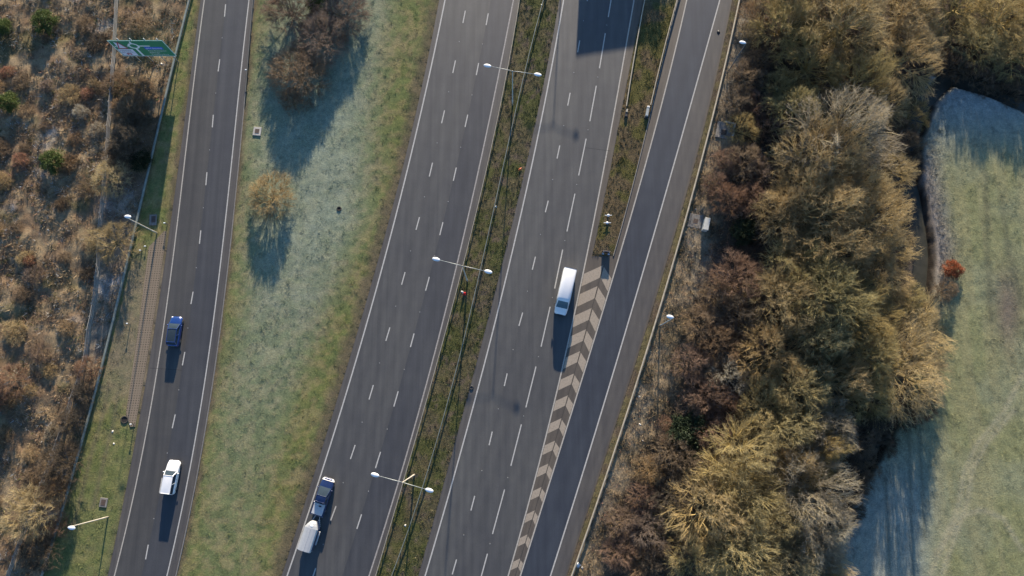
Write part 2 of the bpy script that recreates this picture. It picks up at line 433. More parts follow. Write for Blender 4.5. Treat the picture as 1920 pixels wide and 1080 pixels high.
class MB:
    """collects boxes, tubes, lofts into one mesh"""
    def __init__(self): self.v, self.f = [], []
    def add(self, V, F):
        b = len(self.v)
        self.v += [tuple(map(float, p)) for p in V]
        self.f += [tuple(b + i for i in f) for f in F]
        return self
    def box(self, x0, x1, y0, y1, z0, z1, bev=0.0):
        if bev <= 0:
            V = [(x, y, z) for z in (z0, z1) for y in (y0, y1) for x in (x0, x1)]
            return self.add(V, [(0, 2, 3, 1), (4, 5, 7, 6), (0, 1, 5, 4), (2, 6, 7, 3), (0, 4, 6, 2), (1, 3, 7, 5)])
        V, F = [], []
        for z, i in ((z0, 0), (z1 - bev, 0), (z1, bev)):
            V += [(x0 + i, y0 + i, z), (x1 - i, y0 + i, z), (x1 - i, y1 - i, z), (x0 + i, y1 - i, z)]
        for k in (0, 4):
            for j in range(4): F.append((k + j, k + (j + 1) % 4, k + 4 + (j + 1) % 4, k + 4 + j))
        F += [(3, 2, 1, 0), (8, 9, 10, 11)]
        return self.add(V, F)
    def tube(self, pts, rad, n=6, cap=True):
        pts = [Vector(p) for p in pts]
        rad = rad if isinstance(rad, (list, tuple)) else [rad] * len(pts)
        V, F = [], []
        for i, p in enumerate(pts):
            d = (pts[min(i + 1, len(pts) - 1)] - pts[max(i - 1, 0)]).normalized()
            a = d.cross(Vector((0, 0, 1)) if abs(d.z) < 0.9 else Vector((1, 0, 0))).normalized()
            b = d.cross(a)
            for k in range(n):
                t = 2 * math.pi * k / n
                V.append(p + a * math.cos(t) * rad[i] + b * math.sin(t) * rad[i])
        for i in range(len(pts) - 1):
            for k in range(n):
                F.append((i * n + k, i * n + (k + 1) % n, (i + 1) * n + (k + 1) % n, (i + 1) * n + k))
        if cap:
            F.append(tuple(range(n - 1, -1, -1))); F.append(tuple((len(pts) - 1) * n + k for k in range(n)))
        return self.add(V, F)
    def ellipsoid(self, c, r, nu=10, nv=6, ax=(1, 0, 0)):
        ax = Vector(ax).normalized(); sd = Vector((-ax.y, ax.x, 0)).normalized(); up = ax.cross(sd)
        V, F = [], []
        for j in range(nv + 1):
            ph = math.pi * j / nv
            for i in range(nu):
                t = 2 * math.pi * i / nu
                V.append(Vector(c) + ax * (r[0] * math.cos(ph)) + sd * (r[1] * math.sin(ph) * math.cos(t)) + up * (r[2] * math.sin(ph) * math.sin(t)))
        for j in range(nv):
            for i in range(nu):
                F.append((j * nu + i, j * nu + (i + 1) % nu, (j + 1) * nu + (i + 1) % nu, (j + 1) * nu + i))
        return self.add(V, F)
    def loft(self, stations, cap=True):
        """stations: (y, [(x,z)...]) half profiles from bottom centre to top centre, mirrored"""
        V, F = [], []
        n = None
        for y, pr in stations:
            full = [(x, z) for x, z in pr] + [(-x, z) for x, z in pr[-2:0:-1]]
            n = len(full)
            V += [(x, y, z) for x, z in full]
        for i in range(len(stations) - 1):
            for k in range(n):
                F.append((i * n + k, i * n + (k + 1) % n, (i + 1) * n + (k + 1) % n, (i + 1) * n + k))
        if cap:
            F.append(tuple(range(n))); F.append(tuple((len(stations) - 1) * n + k for k in range(n - 1, -1, -1)))
        return self.add(V, F)
    def build(self, name, m, parent=None, smooth=False, loc=None, rotz=None):
        me = bpy.data.meshes.new(name)
        me.from_pydata(self.v, [], self.f)
        me.materials.append(m)
        if smooth: me.polygons.foreach_set("use_smooth", [True] * len(me.polygons))
        me.update()
        return link(name, me, parent, loc, rotz)
UNIT = MB().box(-0.5, 0.5, -0.5, 0.5, -0.5, 0.5)
_unit = {}
def unit_box(name, m, parent, c, size, rotz=0.0, rot=None):
    """small box piece that shares one mesh per material"""
    if m.name not in _unit:
        o = UNIT.build(name, m); _unit[m.name] = o.data; bpy.data.objects.remove(o)
    o = link(name, _unit[m.name], parent, c, rotz)
    o.scale = size
    if rot is not None: o.rotation_euler = rot
    return o

# ------------------------------------------------------------------ the ground: one sheet to the horizon
def axis(a, b, step, outs):
    core = np.arange(a, b + step * 0.5, step)
    lo, hi, g = [], [], step
    x = a
    while x > -outs: g *= 1.35; x -= g; lo.append(x)
    x, g = b, step
    while x < outs: g *= 1.35; x += g; hi.append(x)
    return np.concatenate([lo[::-1], core, hi])
gx, gy = axis(-90, 92, 0.36, 4000), axis(-30, 76, 0.36, 4000)
XX, YY = np.meshgrid(gx, gy)
ZZ = height(XX, YY)
def lerp(a, b, t):
    t = np.asarray(t)[..., None]
    return np.asarray(a) * (1 - t) + np.asarray(b) * t
GREEN, MOSS, FROST = (0.128, 0.150, 0.055), (0.145, 0.140, 0.042), (0.208, 0.243, 0.188)
SOIL, TAN, BROWN, LITTER = (0.100, 0.077, 0.054), (0.245, 0.185, 0.112), (0.172, 0.118, 0.072), (0.070, 0.054, 0.040)
FIELD, WHITE = (0.200, 0.205, 0.102), (0.34, 0.37, 0.40)
def frost_mask(px, py):
    """frost lying on the grass between the slip road and the left carriageway, and in the field"""
    cx = np.interp(py, [-200, 0, 200, 400, 560, 760, 1000], [640, 620, 585, 575, 540, 480, 430])
    w = np.interp(py, [-200, 0, 200, 400, 560, 760, 1000], [120, 110, 115, 110, 85, 70, 60])
    a = np.interp(py, [-200, 0, 420, 640, 900, 1080], [1, 1, 0.9, 0.55, 0.25, 0.12])
    return a * np.exp(-((px - cx) / w) ** 4)
TRACKS = [([(1918,700),(1880,775),(1830,835),(1806,890),(1796,950),(1745,1075)], 0.45), ([(1900,770),(1850,830),(1822,880),(1812,945),(1765,1075)], 0.45),
          ([(1770,1005),(1800,968),(1840,955),(1880,972),(1915,1030)], 0.4), ([(1752,1040),(1795,985)], 0.4)]
RUTS_AND_SHADOWS = [([(1703,775),(1705,850),(1707,930),(1711,1080)], 0.28), ([(1723,790),(1727,880),(1733,1010)], 0.28), ([(1658,900),(1663,960),(1668,1080)], 0.3), ([(1848,330),(1850,450),(1858,600)], 0.5), ([(1876,370),(1890,470),(1912,560)], 0.5)]  # wheel ruts, plus two tree-shadow streaks painted in the upper field
def ground_col(X, Y):
    px, py = P(X, Y)
    d = pave_dist(X, Y)
    n1, n2, n3, n4 = fbm(X, Y, 6, 1), fbm(X, Y, 2.0, 2), fbm(X, Y, 0.9, 3), fbm(X, Y, 14, 4)
    c = lerp(GREEN, MOSS, 0.6 * sstep(0.38, 0.62, n3) + 0.3 * sstep(0.4, 0.6, n2))
    c = lerp(c, TAN, 0.35 * sstep(0.42, 0.62, n3) + 0.15 * sstep(0.5, 0.65, n1))
    c = lerp(c, FROST, np.clip(frost_mask(px, py) * (0.75 + 0.5 * n2), 0, 1) * 0.9)
    # soil along the edges of the carriageways
    soil = 1 - sstep(0.2, 1.0, d + (n2 - 0.5) * 1.2)
    soilB = (1 - sstep(0.6, 2.2, (B_le(Y) - X) + (n2 - 0.5) * 1.6)) * (X < B_le(Y))
    c = lerp(c, SOIL, np.maximum(soil * 0.8, soilB * 0.75))
    # central reserve and gore: moss, bare patches
    cr = (X > B_re(Y)) & (X < C_le(Y))
    c2 = lerp(lerp((0.075, 0.078, 0.028), (0.10, 0.085, 0.045), sstep(0.4, 0.6, n2)), SOIL, sstep(0.55, 0.75, n3))
    c = np.where(cr[..., None], c2, c)
    go = (X > C_re(Y)) & (X < D_le(Y)) & (Y > NOSE_Y)
    c2 = lerp(lerp((0.095, 0.085, 0.028), (0.11, 0.082, 0.045), sstep(0.42, 0.6, n2)), FROST, 0.5 * sstep(20, -30, py) )
    c = np.where(go[..., None], c2, c)
    # strip between the right slip road and the wood
    rv = X > D_re(Y)
    c2 = lerp(SOIL, (0.115, 0.098, 0.050), sstep(0.35, 0.6, n2))
    beyond = sstep(-0.2, 0.6, X - BARR(Y))
    dry = lerp(lerp((0.26, 0.20, 0.125), (0.165, 0.128, 0.075), sstep(0.4, 0.65, n2)), (0.24, 0.225, 0.19), 0.35 * sstep(0.52, 0.7, n1) + 0.3 * sstep(450, 0, py))
    c2 = lerp(c2, dry, beyond)
    inw = sstep(-2.0, 2.5, X - WOOD(Y) + (n1 - 0.5) * 5)
    litter = lerp(LITTER, (0.10, 0.085, 0.075), 0.8 * sstep(0.55, 0.75, n1))
    c2 = lerp(c2, litter, inw)
    c = np.where(rv[..., None], c2, c)
    # scrub beyond the left barrier
    sc = sstep(-0.3, 0.6, BARL(Y) - X)
    s1 = lerp(lerp(BROWN, TAN, sstep(0.42, 0.62, n2)), (0.36, 0.355, 0.345), 0.8 * sstep(0.56, 0.72, n4 * 0.4 + n1 * 0.6))
    s1 = lerp(s1, (0.085, 0.085, 0.035), 0.6 * sstep(0.6, 0.75, fbm(X, Y, 4, 6)))
    gap = (X > FENCE(Y) - 0.3) & (X < BARL(Y))
    s1 = lerp(s1, (0.30, 0.315, 0.33), gap * 0.18 * sstep(300, 370, py) * sstep(760, 640, py) * (0.5 + n2))
    c = lerp(c, s1, sc)
    # worn straw-coloured verge beside the paver strip
    vg = (X > BARL(Y) + 0.3) & (X < A_le(Y))
    c = lerp(c, (0.185, 0.150, 0.110), vg * 0.75 * sstep(430, 520, py) * sstep(800, 700, py) * (0.6 + 0.6 * n2))
    c = lerp(c, (0.125, 0.145, 0.055), vg * 0.55 * sstep(760, 860, py))
    # the field
    fi = in_field(X, Y)
    f1 = lerp(FIELD, (0.200, 0.208, 0.122), sstep(0.4, 0.65, n1))
    streak = fbm(X * 1.0, Y * 0.10, 1.6, 5)
    f1 = lerp(f1, (0.235, 0.222, 0.120), 0.6 * sstep(0.45, 0.62, streak))  # sunlit streaks between tree shadows, painted into the grass colour
    f1 = lerp(f1, (0.27, 0.30, 0.31), 0.8 * sstep(330, 170, py) + 0.55 * sstep(1790, 1700, px) * sstep(760, 960, py))
    bank = sstep(75, 20, px - np.interp(py, STREAM[4:, 1], STREAM[4:, 0])) * sstep(230, 330, py) * sstep(620, 500, py)
    f1 = lerp(f1, (0.25, 0.22, 0.20), 0.9 * bank)
    f1 = lerp(f1, (0.15, 0.115, 0.10), 0.8 * np.exp(-(((px - 1890) / 28) ** 2 + ((py - 580) / 75) ** 2)))
    for pts, w in TRACKS:
        a = np.array(pts, float); tx, ty = G(a[:, 0], a[:, 1])
        f1 = lerp(f1, (0.295, 0.275, 0.18), 0.75 * np.exp(-(dist_poly(X, Y, tx, ty) / w) ** 2))
    for pts, w in RUTS_AND_SHADOWS:
        a = np.array(pts, float); tx, ty = G(a[:, 0], a[:, 1])
        f1 = lerp(f1, (0.075, 0.080, 0.055), 0.5 * np.exp(-(dist_poly(X, Y, tx, ty) / w) ** 2))
    c = np.where(fi[..., None], f1, c)
    ds = dist_poly(X, Y, SX, SY)
    c = lerp(c, (0.035, 0.028, 0.022), 1 - sstep(1.2, 1.9, ds + (n2 - 0.5)))
    for pts in ([(205,720),(190,790),(172,850),(150,940),(138,985)], [(222,735),(212,800),(196,860),(175,950)]):
        a = np.array(pts, float); tx, ty = G(a[:, 0], a[:, 1])
        c = lerp(c, (0.135, 0.115, 0.075), 0.6 * np.exp(-(dist_poly(X, Y, tx, ty) / 0.35) ** 2))
    return c * (0.82 + 0.36 * n3[..., None])
ny, nx = XX.shape
near = (np.abs(XX) < 130) & (YY > -70) & (YY < 110)
CC = ground_col(XX, YY)
CC[~near] = lerp((0.10, 0.10, 0.05), (0.13, 0.11, 0.065), fbm(XX[~near], YY[~near], 60, 3))
idx = np.arange(ny * nx).reshape(ny, nx)
FQ = np.stack([idx[:-1, :-1], idx[:-1, 1:], idx[1:, 1:], idx[1:, :-1]], -1).reshape(-1, 4)
me = np_mesh("ground", np.stack([XX, YY, ZZ], -1).reshape(-1, 3), FQ, M['ground'], True, None, CC.reshape(-1, 3))
tag(link("ground", me), kind="structure")

# the stream
yt = np.linspace(0, 1, 120)
cum = np.concatenate([[0], np.cumsum(np.hypot(np.diff(SX), np.diff(SY)))])
wx, wy = np.interp(yt * cum[-1], cum, SX), np.interp(yt * cum[-1], cum, SY)
tx, ty = np.gradient(wx), np.gradient(wy)
ln = np.hypot(tx, ty)
V = np.concatenate([np.stack([wx - ty / ln * 1.9, wy + tx / ln * 1.9, np.full(120, -1.15)], 1), np.stack([wx + ty / ln * 1.9, wy - tx / ln * 1.9, np.full(120, -1.15)], 1)])
FQ = np.array([(i, i + 120, i + 121, i + 1) for i in range(119)])
tag(link("stream", np_mesh("stream", V, FQ, M['water'])), kind="structure")

# ------------------------------------------------------------------ roads
YR = np.unique(np.concatenate([np.arange(-80, 175, 1.0), [NOSE_Y - 0.02, NOSE_Y + 0.02]]))
def road(name, curves, mats):
    """strips between neighbouring curves, each with its own surfacing"""
    cols = [c(YR) for c in curves]
    n = len(YR)
    V = np.concatenate([np.stack([x, YR, np.zeros(n)], 1) for x in cols])
    F, mi, uv = [], [], []
    ml = []
    for k in range(len(curves) - 1):
        if mats[k] not in ml: ml.append(mats[k])
        for i in range(n - 1):
            F.append((k * n + i, (k + 1) * n + i, (k + 1) * n + i + 1, k * n + i + 1)); mi.append(ml.index(mats[k]))
            uv += [0, YR[i], 1, YR[i], 1, YR[i + 1], 0, YR[i + 1]]
    me = np_mesh(name, V, np.array(F), [M[m] for m in ml], False, mi)
    me.uv_layers.new(name="lane").data.foreach_set("uv", np.array(uv, np.float32))
    o = link(name, me)
    return tag(o, kind="structure")
roadA = road("left_slip_road", [A_le, A_ll, A_cl, A_rl, A_re], ['asphalt_brown', 'asphalt_A', 'asphalt_cool', 'asphalt_brown'])
roadB = road("left_carriageway", [B_le, B_ll, B_c1, B_c2, B_rl, B_re], ['asphalt_brown', 'asphalt2', 'asphalt2', 'asphalt_cool', 'asphalt_brown'])
roadC = road("right_carriageway", [C_le, C_ll, C_c1, C_c2, C_rl, C_re], ['asphalt_brown', 'asphalt', 'asphalt2', 'asphalt2', 'asphalt_worn'])
roadD = road("right_slip_road", [D_le, D_ll, D_rl, Mix(D_rl, D_re, 0.9), D_re], ['asphalt_worn', 'asphalt_dark', 'asphalt_brown', 'asphalt_worn'])
ZP = 0.004
def stripe(name, curve, w, m, parent, y0=-80, y1=174, step=1.0):
    Y = np.arange(y0, y1, step)
    x = curve(Y)
    n = len(Y)
    V = np.concatenate([np.stack([x - w / 2, Y, np.full(n, ZP)], 1), np.stack([x + w / 2, Y, np.full(n, ZP)], 1)])
    F = np.array([(i, i + n, i + n + 1, i + 1) for i in range(n - 1)])
    return link(name, np_mesh(name, V, F, m), parent)
for par, c, m in ((roadA, A_ll, 'paint_worn'), (roadA, A_rl, 'paint'), (roadB, B_ll, 'paint'), (roadB, B_rl, 'paint_rib'),
                  (roadC, C_ll, 'paint'), (roadC, C_rl, 'paint_worn'), (roadD, D_ll, 'paint_worn'), (roadD, D_rl, 'paint')):
    stripe("edge_line", c, 0.20 if par is not roadA else 0.17, M[m], par)
def dash(parent, a, b, w=0.17):
    (ax, ay), (bx, by) = G(*a), G(*b)
    L = math.hypot(bx - ax, by - ay)
    ang = math.atan2(by - ay, bx - ax)
    me = MARK.get((round(L, 1), w))
    if me is None:
        h = round(L, 1) / 2
        me = np_mesh("lane_dash", [(-h, -w / 2, 0), (h, -w / 2, 0), (h, w / 2, 0), (-h, w / 2, 0)], np.array([(0, 1, 2, 3)]), M['paint'])
        MARK[(round(L, 1), w)] = me
    return link("lane_dash", me, parent, ((ax + bx) / 2, (ay + by) / 2, ZP), ang)
MARK = {}
DA = [((423,8),(421,31)),((412,111),(409,134)),((400,215),(398,239)),((388,323),(386,347)),((376.5,432),(374,457)),((362,547),(358,570)),((346.5,660),(342,685)),((328.5,777),(323,803)),((304,896),(299,924)),((278,1021),(273,1049))]
DB1 = [((872.5,20),(868,43)),((854,113),(849,137)),((833.5,207),(828,231)),((811,305),(805,331)),((786.5,407),(780,431)),((759.5,510),(753,534)),((731,614),(723.5,639)),((700,722),(692,749)),((666,834),(657,861)),((630,949),(620,976)),((592,1065),(583,1092))]
DB2 = [((915.5,25),(911.5,47)),((897.5,118),(893,141)),((877,215),(872,238)),((855.5,314),(850,339)),((830.5,416.5),(824.5,441)),((805,519),(798,545)),((776.5,625),(769.5,651)),((746.5,734),(738.5,762)),((713.5,847),(704,878)),((678,964),(669,992))]
DC1 = [((1105,-22),(1101,2)),((1087,76),(1083,98)),((1069,174),(1064.5,198)),((1049.5,273),(1044.5,297)),((1028,376),(1022.5,398)),((1004,481),(998,506)),((980,586),(973,611)),((951,700),(945.5,724)),((923,809),(917,835)),((890,930),(883,957)),((856,1049),(848,1077))]
DC2 = [((1151,-32),(1140.5,32)),((1135,62),(1124,128)),((1118,161),(1106,227)),((1099,260),(1085,329)),((1078,363),(1063,434)),((1055,468),(1040,541)),((1031.5,575),(1014.5,650)),((1005,687),(986,764)),((977.5,796),(958,873)),((946,918),(923.5,1001)),((914,1038),(893,1115))]
stud_me = None
for par, lst in ((roadA, DA), (roadB, DB1), (roadB, DB2), (roadC, DC1), (roadC, DC2)):
    for a, b in lst: dash(par, a, b)
    for (a, b), (a2, b2) in zip(lst[:-1], lst[1:]):      # reflecting studs half way along every gap
        x, y = G((b[0] + a2[0]) / 2, (b[1] + a2[1]) / 2)
        if stud_me is None:
            o = MB().box(-0.05, 0.05, -0.06, 0.06, 0, 0.025, 0.012).build("road_stud", M['stud']); stud_me = o.data; bpy.data.objects.remove(o)
        link("road_stud", stud_me, par, (x, y, 0.001))
# chevrons of the hatching below the nose
APEX = [(497), (536), (577), (617), (658), (700), (741), (784), (826), (869), (913), (957), (1002), (1047), (1090)]
for i, ay in enumerate(APEX):
    cy = float(G(1100, ay)[1])
    L, R = lambda y: float(C_rl(y)) + 0.16, lambda y: float(D_ll(y)) - 0.16
    mid = lambda y: L(y) * 0.40 + R(y) * 0.60
    w = R(cy) - L(cy)
    kl, kr, th = 0.30 * w, 0.47 * w, min(1.95, 0.74 + 0.28 * w)
    top = cy
    ylt, yrt = top - kl, top - kr
    for nm, pts in (("chevron", [(mid(top) - 0.03, top), (L(ylt), ylt), (L(ylt - th), ylt - th), (mid(top - th) - 0.03, top - th)]),
                    ("chevron", [(mid(top - 0.15) + 0.06, top - 0.25), (mid(top - th) + 0.06, top - th - 0.05), (R(yrt - th), yrt - th), (R(yrt), yrt)])):
        link(nm, np_mesh(nm, [(x, y, ZP) for x, y in pts], np.array([(0, 1, 2, 3)]), M['chevron']), roadC)
M['seam'] = plain("surfacing_seam", (0.028, 0.027, 0.026), 0.8)
stripe("surfacing_seam", NoseEdge(C_rv), 0.06, M['seam'], roadC, -80, NOSE_Y - 0.5)
for par, a, b in ((roadA, (281, 690), (341, 694)), (roadC, (1098, 277), (1144, 283))):
    (xa, ya), (xb, yb) = G(*a), G(*b)
    L = math.hypot(xb - xa, yb - ya)
    link("surfacing_seam", np_mesh("surfacing_seam", [(-L / 2, -0.03, 0), (L / 2, -0.03, 0), (L / 2, 0.03, 0), (-L / 2, 0.03, 0)], np.array([(0, 1, 2, 3)]), M['seam']), par, ((xa + xb) / 2, (ya + yb) / 2, ZP), math.atan2(yb - ya, xb - xa))
# grass-paver strip beside the left slip road
Y = np.arange(float(G(255, 800)[1]), float(G(305, 432)[1]), 0.5)
lx = np.interp(Y, [Y[0], Y[0] + 2, Y[-1] - 2.5, Y[-1]], [0.7, 1.7, 2.4, 0.4])
xr = A_le(Y) - 0.35
n = len(Y)
V = np.concatenate([np.stack([xr - lx, Y, np.full(n, 0.16)], 1), np.stack([xr, Y, np.full(n, 0.10)], 1)])
F = np.array([(i, i + n, i + n + 1, i + 1) for i in range(n - 1)])
me = np_mesh("paver_strip", V, F, M['grid'])
uv = []
for i in range(n - 1): uv += [-lx[i], Y[i], 0, Y[i], 0, Y[i + 1], -lx[i + 1], Y[i + 1]]
me.uv_layers.new(name="lane").data.foreach_set("uv", np.array(uv, np.float32))
tag(link("paver_strip", me), kind="structure")
# kerbs round the gore
def kerb(name, curve, y0, y1, side):
    Y = np.arange(y0, y1, 1.0)
    x = curve(Y)
    prof = [(-0.07, -0.1), (-0.07, 0.12), (0.07, 0.12), (0.07, -0.1)]
    n = len(Y)
    V = np.concatenate([np.stack([x + side * 0.08 + a, Y, np.full(n, b)], 1) for a, b in prof])
    F = [(k * n + i, (k + 1) * n + i, (k + 1) * n + i + 1, k * n + i + 1) for k in range(3) for i in range(n - 1)]
    return tag(link(name, np_mesh(name, V, np.array(F), M['concrete'])), kind="structure")
kerb("gore_kerb", D_lv, NOSE_Y, 150, -1)
kerb("slip_kerb", A_re, -78, 150, 1)

# ------------------------------------------------------------------ safety barriers
def barrier(label, curve, y0, y1, m, width=0.28, zt=0.72, hgt=0.26, step=2.4, group="steel safety barriers"):
    Y0 = (y0 + y1) / 2
    X0 = float(curve(Y0))
    t = thing("safety_barrier", label, "barrier", (X0, Y0, 0), 0, group)
    Y = np.arange(y0, y1 + 0.01, 1.2)
    x = curve(Y)
    n = len(Y)
    w = width / 2
    prof = [(-w, zt - hgt), (-w, zt - hgt * 0.3), (-w * 0.55, zt), (w * 0.55, zt), (w, zt - hgt * 0.3), (w, zt - hgt)]
    V = np.concatenate([np.stack([x + a - X0, Y - Y0, np.full(n, b) + 0.012 * np.sin(Y * 1.7)], 1) for a, b in prof])
    F = [(k * n + i, k * n + i + 1, ((k + 1) % 6) * n + i + 1, ((k + 1) % 6) * n + i) for k in range(6) for i in range(n - 1)]
    link("rail", np_mesh("rail", V, np.array(F), M[m]), t)
    for yy in np.arange(y0 + 0.3, y1, step):
        xx = float(curve(yy))
        unit_box("post", M['steel_dark'], t, (xx - X0, yy - Y0, zt / 2 - 0.12), (0.10, 0.07, zt + 0.2))
    return t
barrier("long grey-green steel barrier between the scrub and the left slip road", BARL, -32, 88, 'steel_green', 0.34)
barrier("long cream steel barrier between the right slip road and the wood", BARR, -32, 88, 'steel_tan', 0.27)
barrier("thin tan barrier along the pavement edge of the left carriageway", Off(B_re, 0.12), -32, 88, 'steel_tan', 0.11, 0.70, 0.2)
barrier("thin grey-green barrier in the middle of the grassy central reserve", BARC, -32, 88, 'steel_green', 0.12, 0.72, 0.2)
GL = Curve([(1208,0),(1196,70),(1184,130),(1174,200)], 2)
barrier("short tan barrier on the gore grass beside the right carriageway", GL, float(G(1174, 202)[1]), 88, 'steel_tan', 0.18, 0.7, 0.2)
GR = Curve([(1269,0),(1250,70),(1233,140),(1219,198)], 2)
barrier("short tan barrier on the gore grass beside the right slip road", GR, float(G(1219, 200)[1]), 88, 'steel_tan', 0.16, 0.7, 0.2)
SR = Curve([(477,0),(472,60),(467,120),(463,176)], 2)
barrier("dark barrier end on the right edge of the left slip road", SR, float(G(463, 176)[1]), 88, 'steel_dark', 0.14, 0.7, 0.2)

# wooden fence in the scrub: posts and three rails a bay
fy = np.arange(-24.0, 70.0, 2.0)
fence = thing("timber_fence", "grey post-and-rail timber fence running through the brown scrub", "fence", (float(FENCE(20.0)), 20.0, 0))
prev = None
for yy in fy:
    xx = float(FENCE(yy)); zz = hz(xx, yy)
    unit_box("post", M['timber'], fence, (xx - fence.location.x, yy - 20, zz + 0.55), (0.13, 0.10, 1.5))
    if prev:
        px_, py_, pz_ = prev
        L = math.dist((xx, yy, zz), prev)
        for h in (0.42, 0.78, 1.14):
            d = Vector((xx - px_, yy - py_, zz - pz_))
            o = unit_box("rail", M['timber'], fence, ((xx + px_) / 2 - fence.location.x + 0.09, (yy + py_) / 2 - 20, (zz + pz_) / 2 + h), (0.075, L, 0.12))
            o.rotation_euler = (math.asin(d.z / L), 0, math.atan2(-d.x, d.y))
    prev = (xx, yy, zz)

# ------------------------------------------------------------------ street lamps
def double_lamp(label, bx, by, ang, H=11.5, half=3.25):
    t = thing("double_street_lamp", label, "street lamp", (bx, by, hz(bx, by) - 0.05), ang, "twin-arm lamps in the central reserve")
    pole = MB().tube([(0, 0, -0.3), (0, 0, 1.6), (0, 0, 1.62), (0, 0, H)], [0.13, 0.13, 0.10, 0.055], 10).build("pole", M['pole'], t, True)
    for s in (-1, 1):
        MB().tube([(0, 0, H - 0.25), (s * 0.5, 0, H - 0.05), (s * half, 0, H + 0.12)], [0.05, 0.045, 0.035], 8).build("arm", M['steel'], t, True)
        hd = MB().ellipsoid((s * (half + 0.40), 0, H + 0.14), (0.56, 0.27, 0.13), 12, 8).build("lamp_head", M['lantern'], t, True)
        MB().ellipsoid((s * (half + 0.45), 0, H + 0.06), (0.40, 0.20, 0.10), 10, 6).build("lens", M['glass_van'], hd, True)
    return t
def arm_ang(y):
    e = 0.5
    dx = float(B_re(y + e) - B_re(y - e)) / (2 * e)
    return math.atan2(-dx, 1.0)
for (px, py), lab in (((961,197), "twin-arm lamp furthest up the central reserve, head beside the right carriageway line"),
                      ((876.5,527), "twin-arm lamp in the central reserve just above the red-topped cone"),
                      ((777,890), "twin-arm lamp lowest in the central reserve, nearest the pickup and trailer")):
    x, y = G(px, py); double_lamp(lab, float(x), float(y), arm_ang(float(y)))
# the next lamp up the road, whose shadow falls on the right carriageway
x, y = G(1037, 240); double_lamp("twin-arm lamp up the road, shadow of its heads on the right carriageway", float(x) + 2.95 , float(y) + 45.9, arm_ang(100.0))
def single_lamp(label, px, py, ang, H=9.4, m='pole'):
    x, y = map(float, G(px, py))
    t = thing("street_lamp", label, "street lamp", (x, y, hz(x, y) - 0.05), ang, "single lamps beside the slip roads")
    MB().tube([(0, 0, -0.3), (0, 0, 1.4), (0, 0, 1.42), (0, 0, H)], [0.11, 0.11, 0.085, 0.05], 10).build("pole", M[m], t, True)
    MB().tube([(0, 0, H - 0.05), (0.35, 0, H + 0.06)], 0.04, 8).build("arm", M['steel'], t, True)
    hd = MB().ellipsoid((0.55, 0, H + 0.08), (0.50, 0.26, 0.13), 12, 8).build("lamp_head", M['lantern'], t, True)
    MB().ellipsoid((0.6, 0, H + 0.0), (0.36, 0.19, 0.10), 10, 6).build("lens", M['glass_van'], hd, True)
single_lamp("single lamp by the left slip road near the top of the grass-paver strip", 295, 437, -0.10)
single_lamp("single lamp by the left slip road at the lower left, pale leaning pole", 203, 969, -0.1)
single_lamp("single lamp by the right barrier at the top, shadow crossing the concrete slab", 1363, 138, math.pi - 0.2, 9.4, 'steel_dark')
single_lamp("single lamp by the right barrier below the pale cabinet", 1237, 611, math.pi - 0.2, 9.4, 'steel')

# ------------------------------------------------------------------ the big direction sign
sx0, sx1, sy_, sz0, sz1 = -61.1, -52.75, 55.15, 2.3, 7.05
sw, sh = sx1 - sx0, sz1 - sz0
sign = thing("direction_sign", "large green direction sign with roundabout diagram beside the left slip road", "road sign", (sx0, sy_, 0), 0)
MB().box(0, sw, 0, 0.06, sz0, sz1).build("panel", M['sign_green'], sign)
bd = MB()
for a in ((0, sw, sz0, sz0 + 0.10), (0, sw, sz1 - 0.10, sz1), (0, 0.10, sz0 + 0.10, sz1 - 0.10), (sw - 0.10, sw, sz0 + 0.10, sz1 - 0.10)):
    bd.box(a[0], a[1], -0.012, 0, a[2], a[3])
bd.build("border", M['sign_white'], sign)
for fx in (0.20, 0.43, 0.68, 0.91):
    MB().tube([(fx * sw, 0.14, -1.2), (fx * sw, 0.14, sz1 + 0.35)], 0.08, 8).build("post", M['steel'], sign, True)
def sp(u, v): return (u * sw, sz0 + v * sh)      # sign fractions -> local x, z
def flat(name, poly, m, depth, parent=sign):
    n = len(poly)
    V = [(x, -depth, z) for x, z in poly]
    return MB().add(V, [tuple(range(n))]).build(name, M[m], parent)
def quad(u0, u1, v0, v1): return [sp(u0, v0), sp(u1, v0), sp(u1, v1), sp(u0, v1)]
flat("white_panel", quad(0.025, 0.30, 0.05, 0.46), 'sign_pale', 0.012)
tri = [sp(0.045, 0.97), sp(0.045, 0.52), sp(0.30, 0.52)]
wp = flat("warning_panel", [sp(0.085, 0.93), sp(0.06, 0.50), sp(0.235, 0.50), sp(0.235, 0.56)], 'sign_pale', 0.012)
flat("warning_triangle", [sp(0.055, 0.49), sp(0.15, 0.94), sp(0.245, 0.49)], 'sign_red', 0.016)
flat("warning_triangle", [sp(0.085, 0.53), sp(0.15, 0.84), sp(0.215, 0.53)], 'sign_pale', 0.020)
flat("pictogram", quad(0.11, 0.20, 0.10, 0.20), 'sign_red', 0.020)
flat("pictogram", quad(0.145, 0.18, 0.12, 0.16), 'sign_white', 0.024)
flat("blue_panel", quad(0.545, 0.88, 0.44, 0.60), 'sign_blue', 0.012)
cx, cz = sp(0.385, 0.66)
rg = MB(); nn = 24
for k in range(nn):
    a0, a1 = 2 * math.pi * k / nn, 2 * math.pi * (k + 1) / nn
    rg.add([(cx + r * math.cos(a), -0.012, cz + r * math.sin(a)) for a, r in ((a0, 0.55), (a0, 0.83), (a1, 0.83), (a1, 0.55))], [(0, 1, 2, 3)])
rg.build("roundabout_diagram", M['sign_white'], sign)
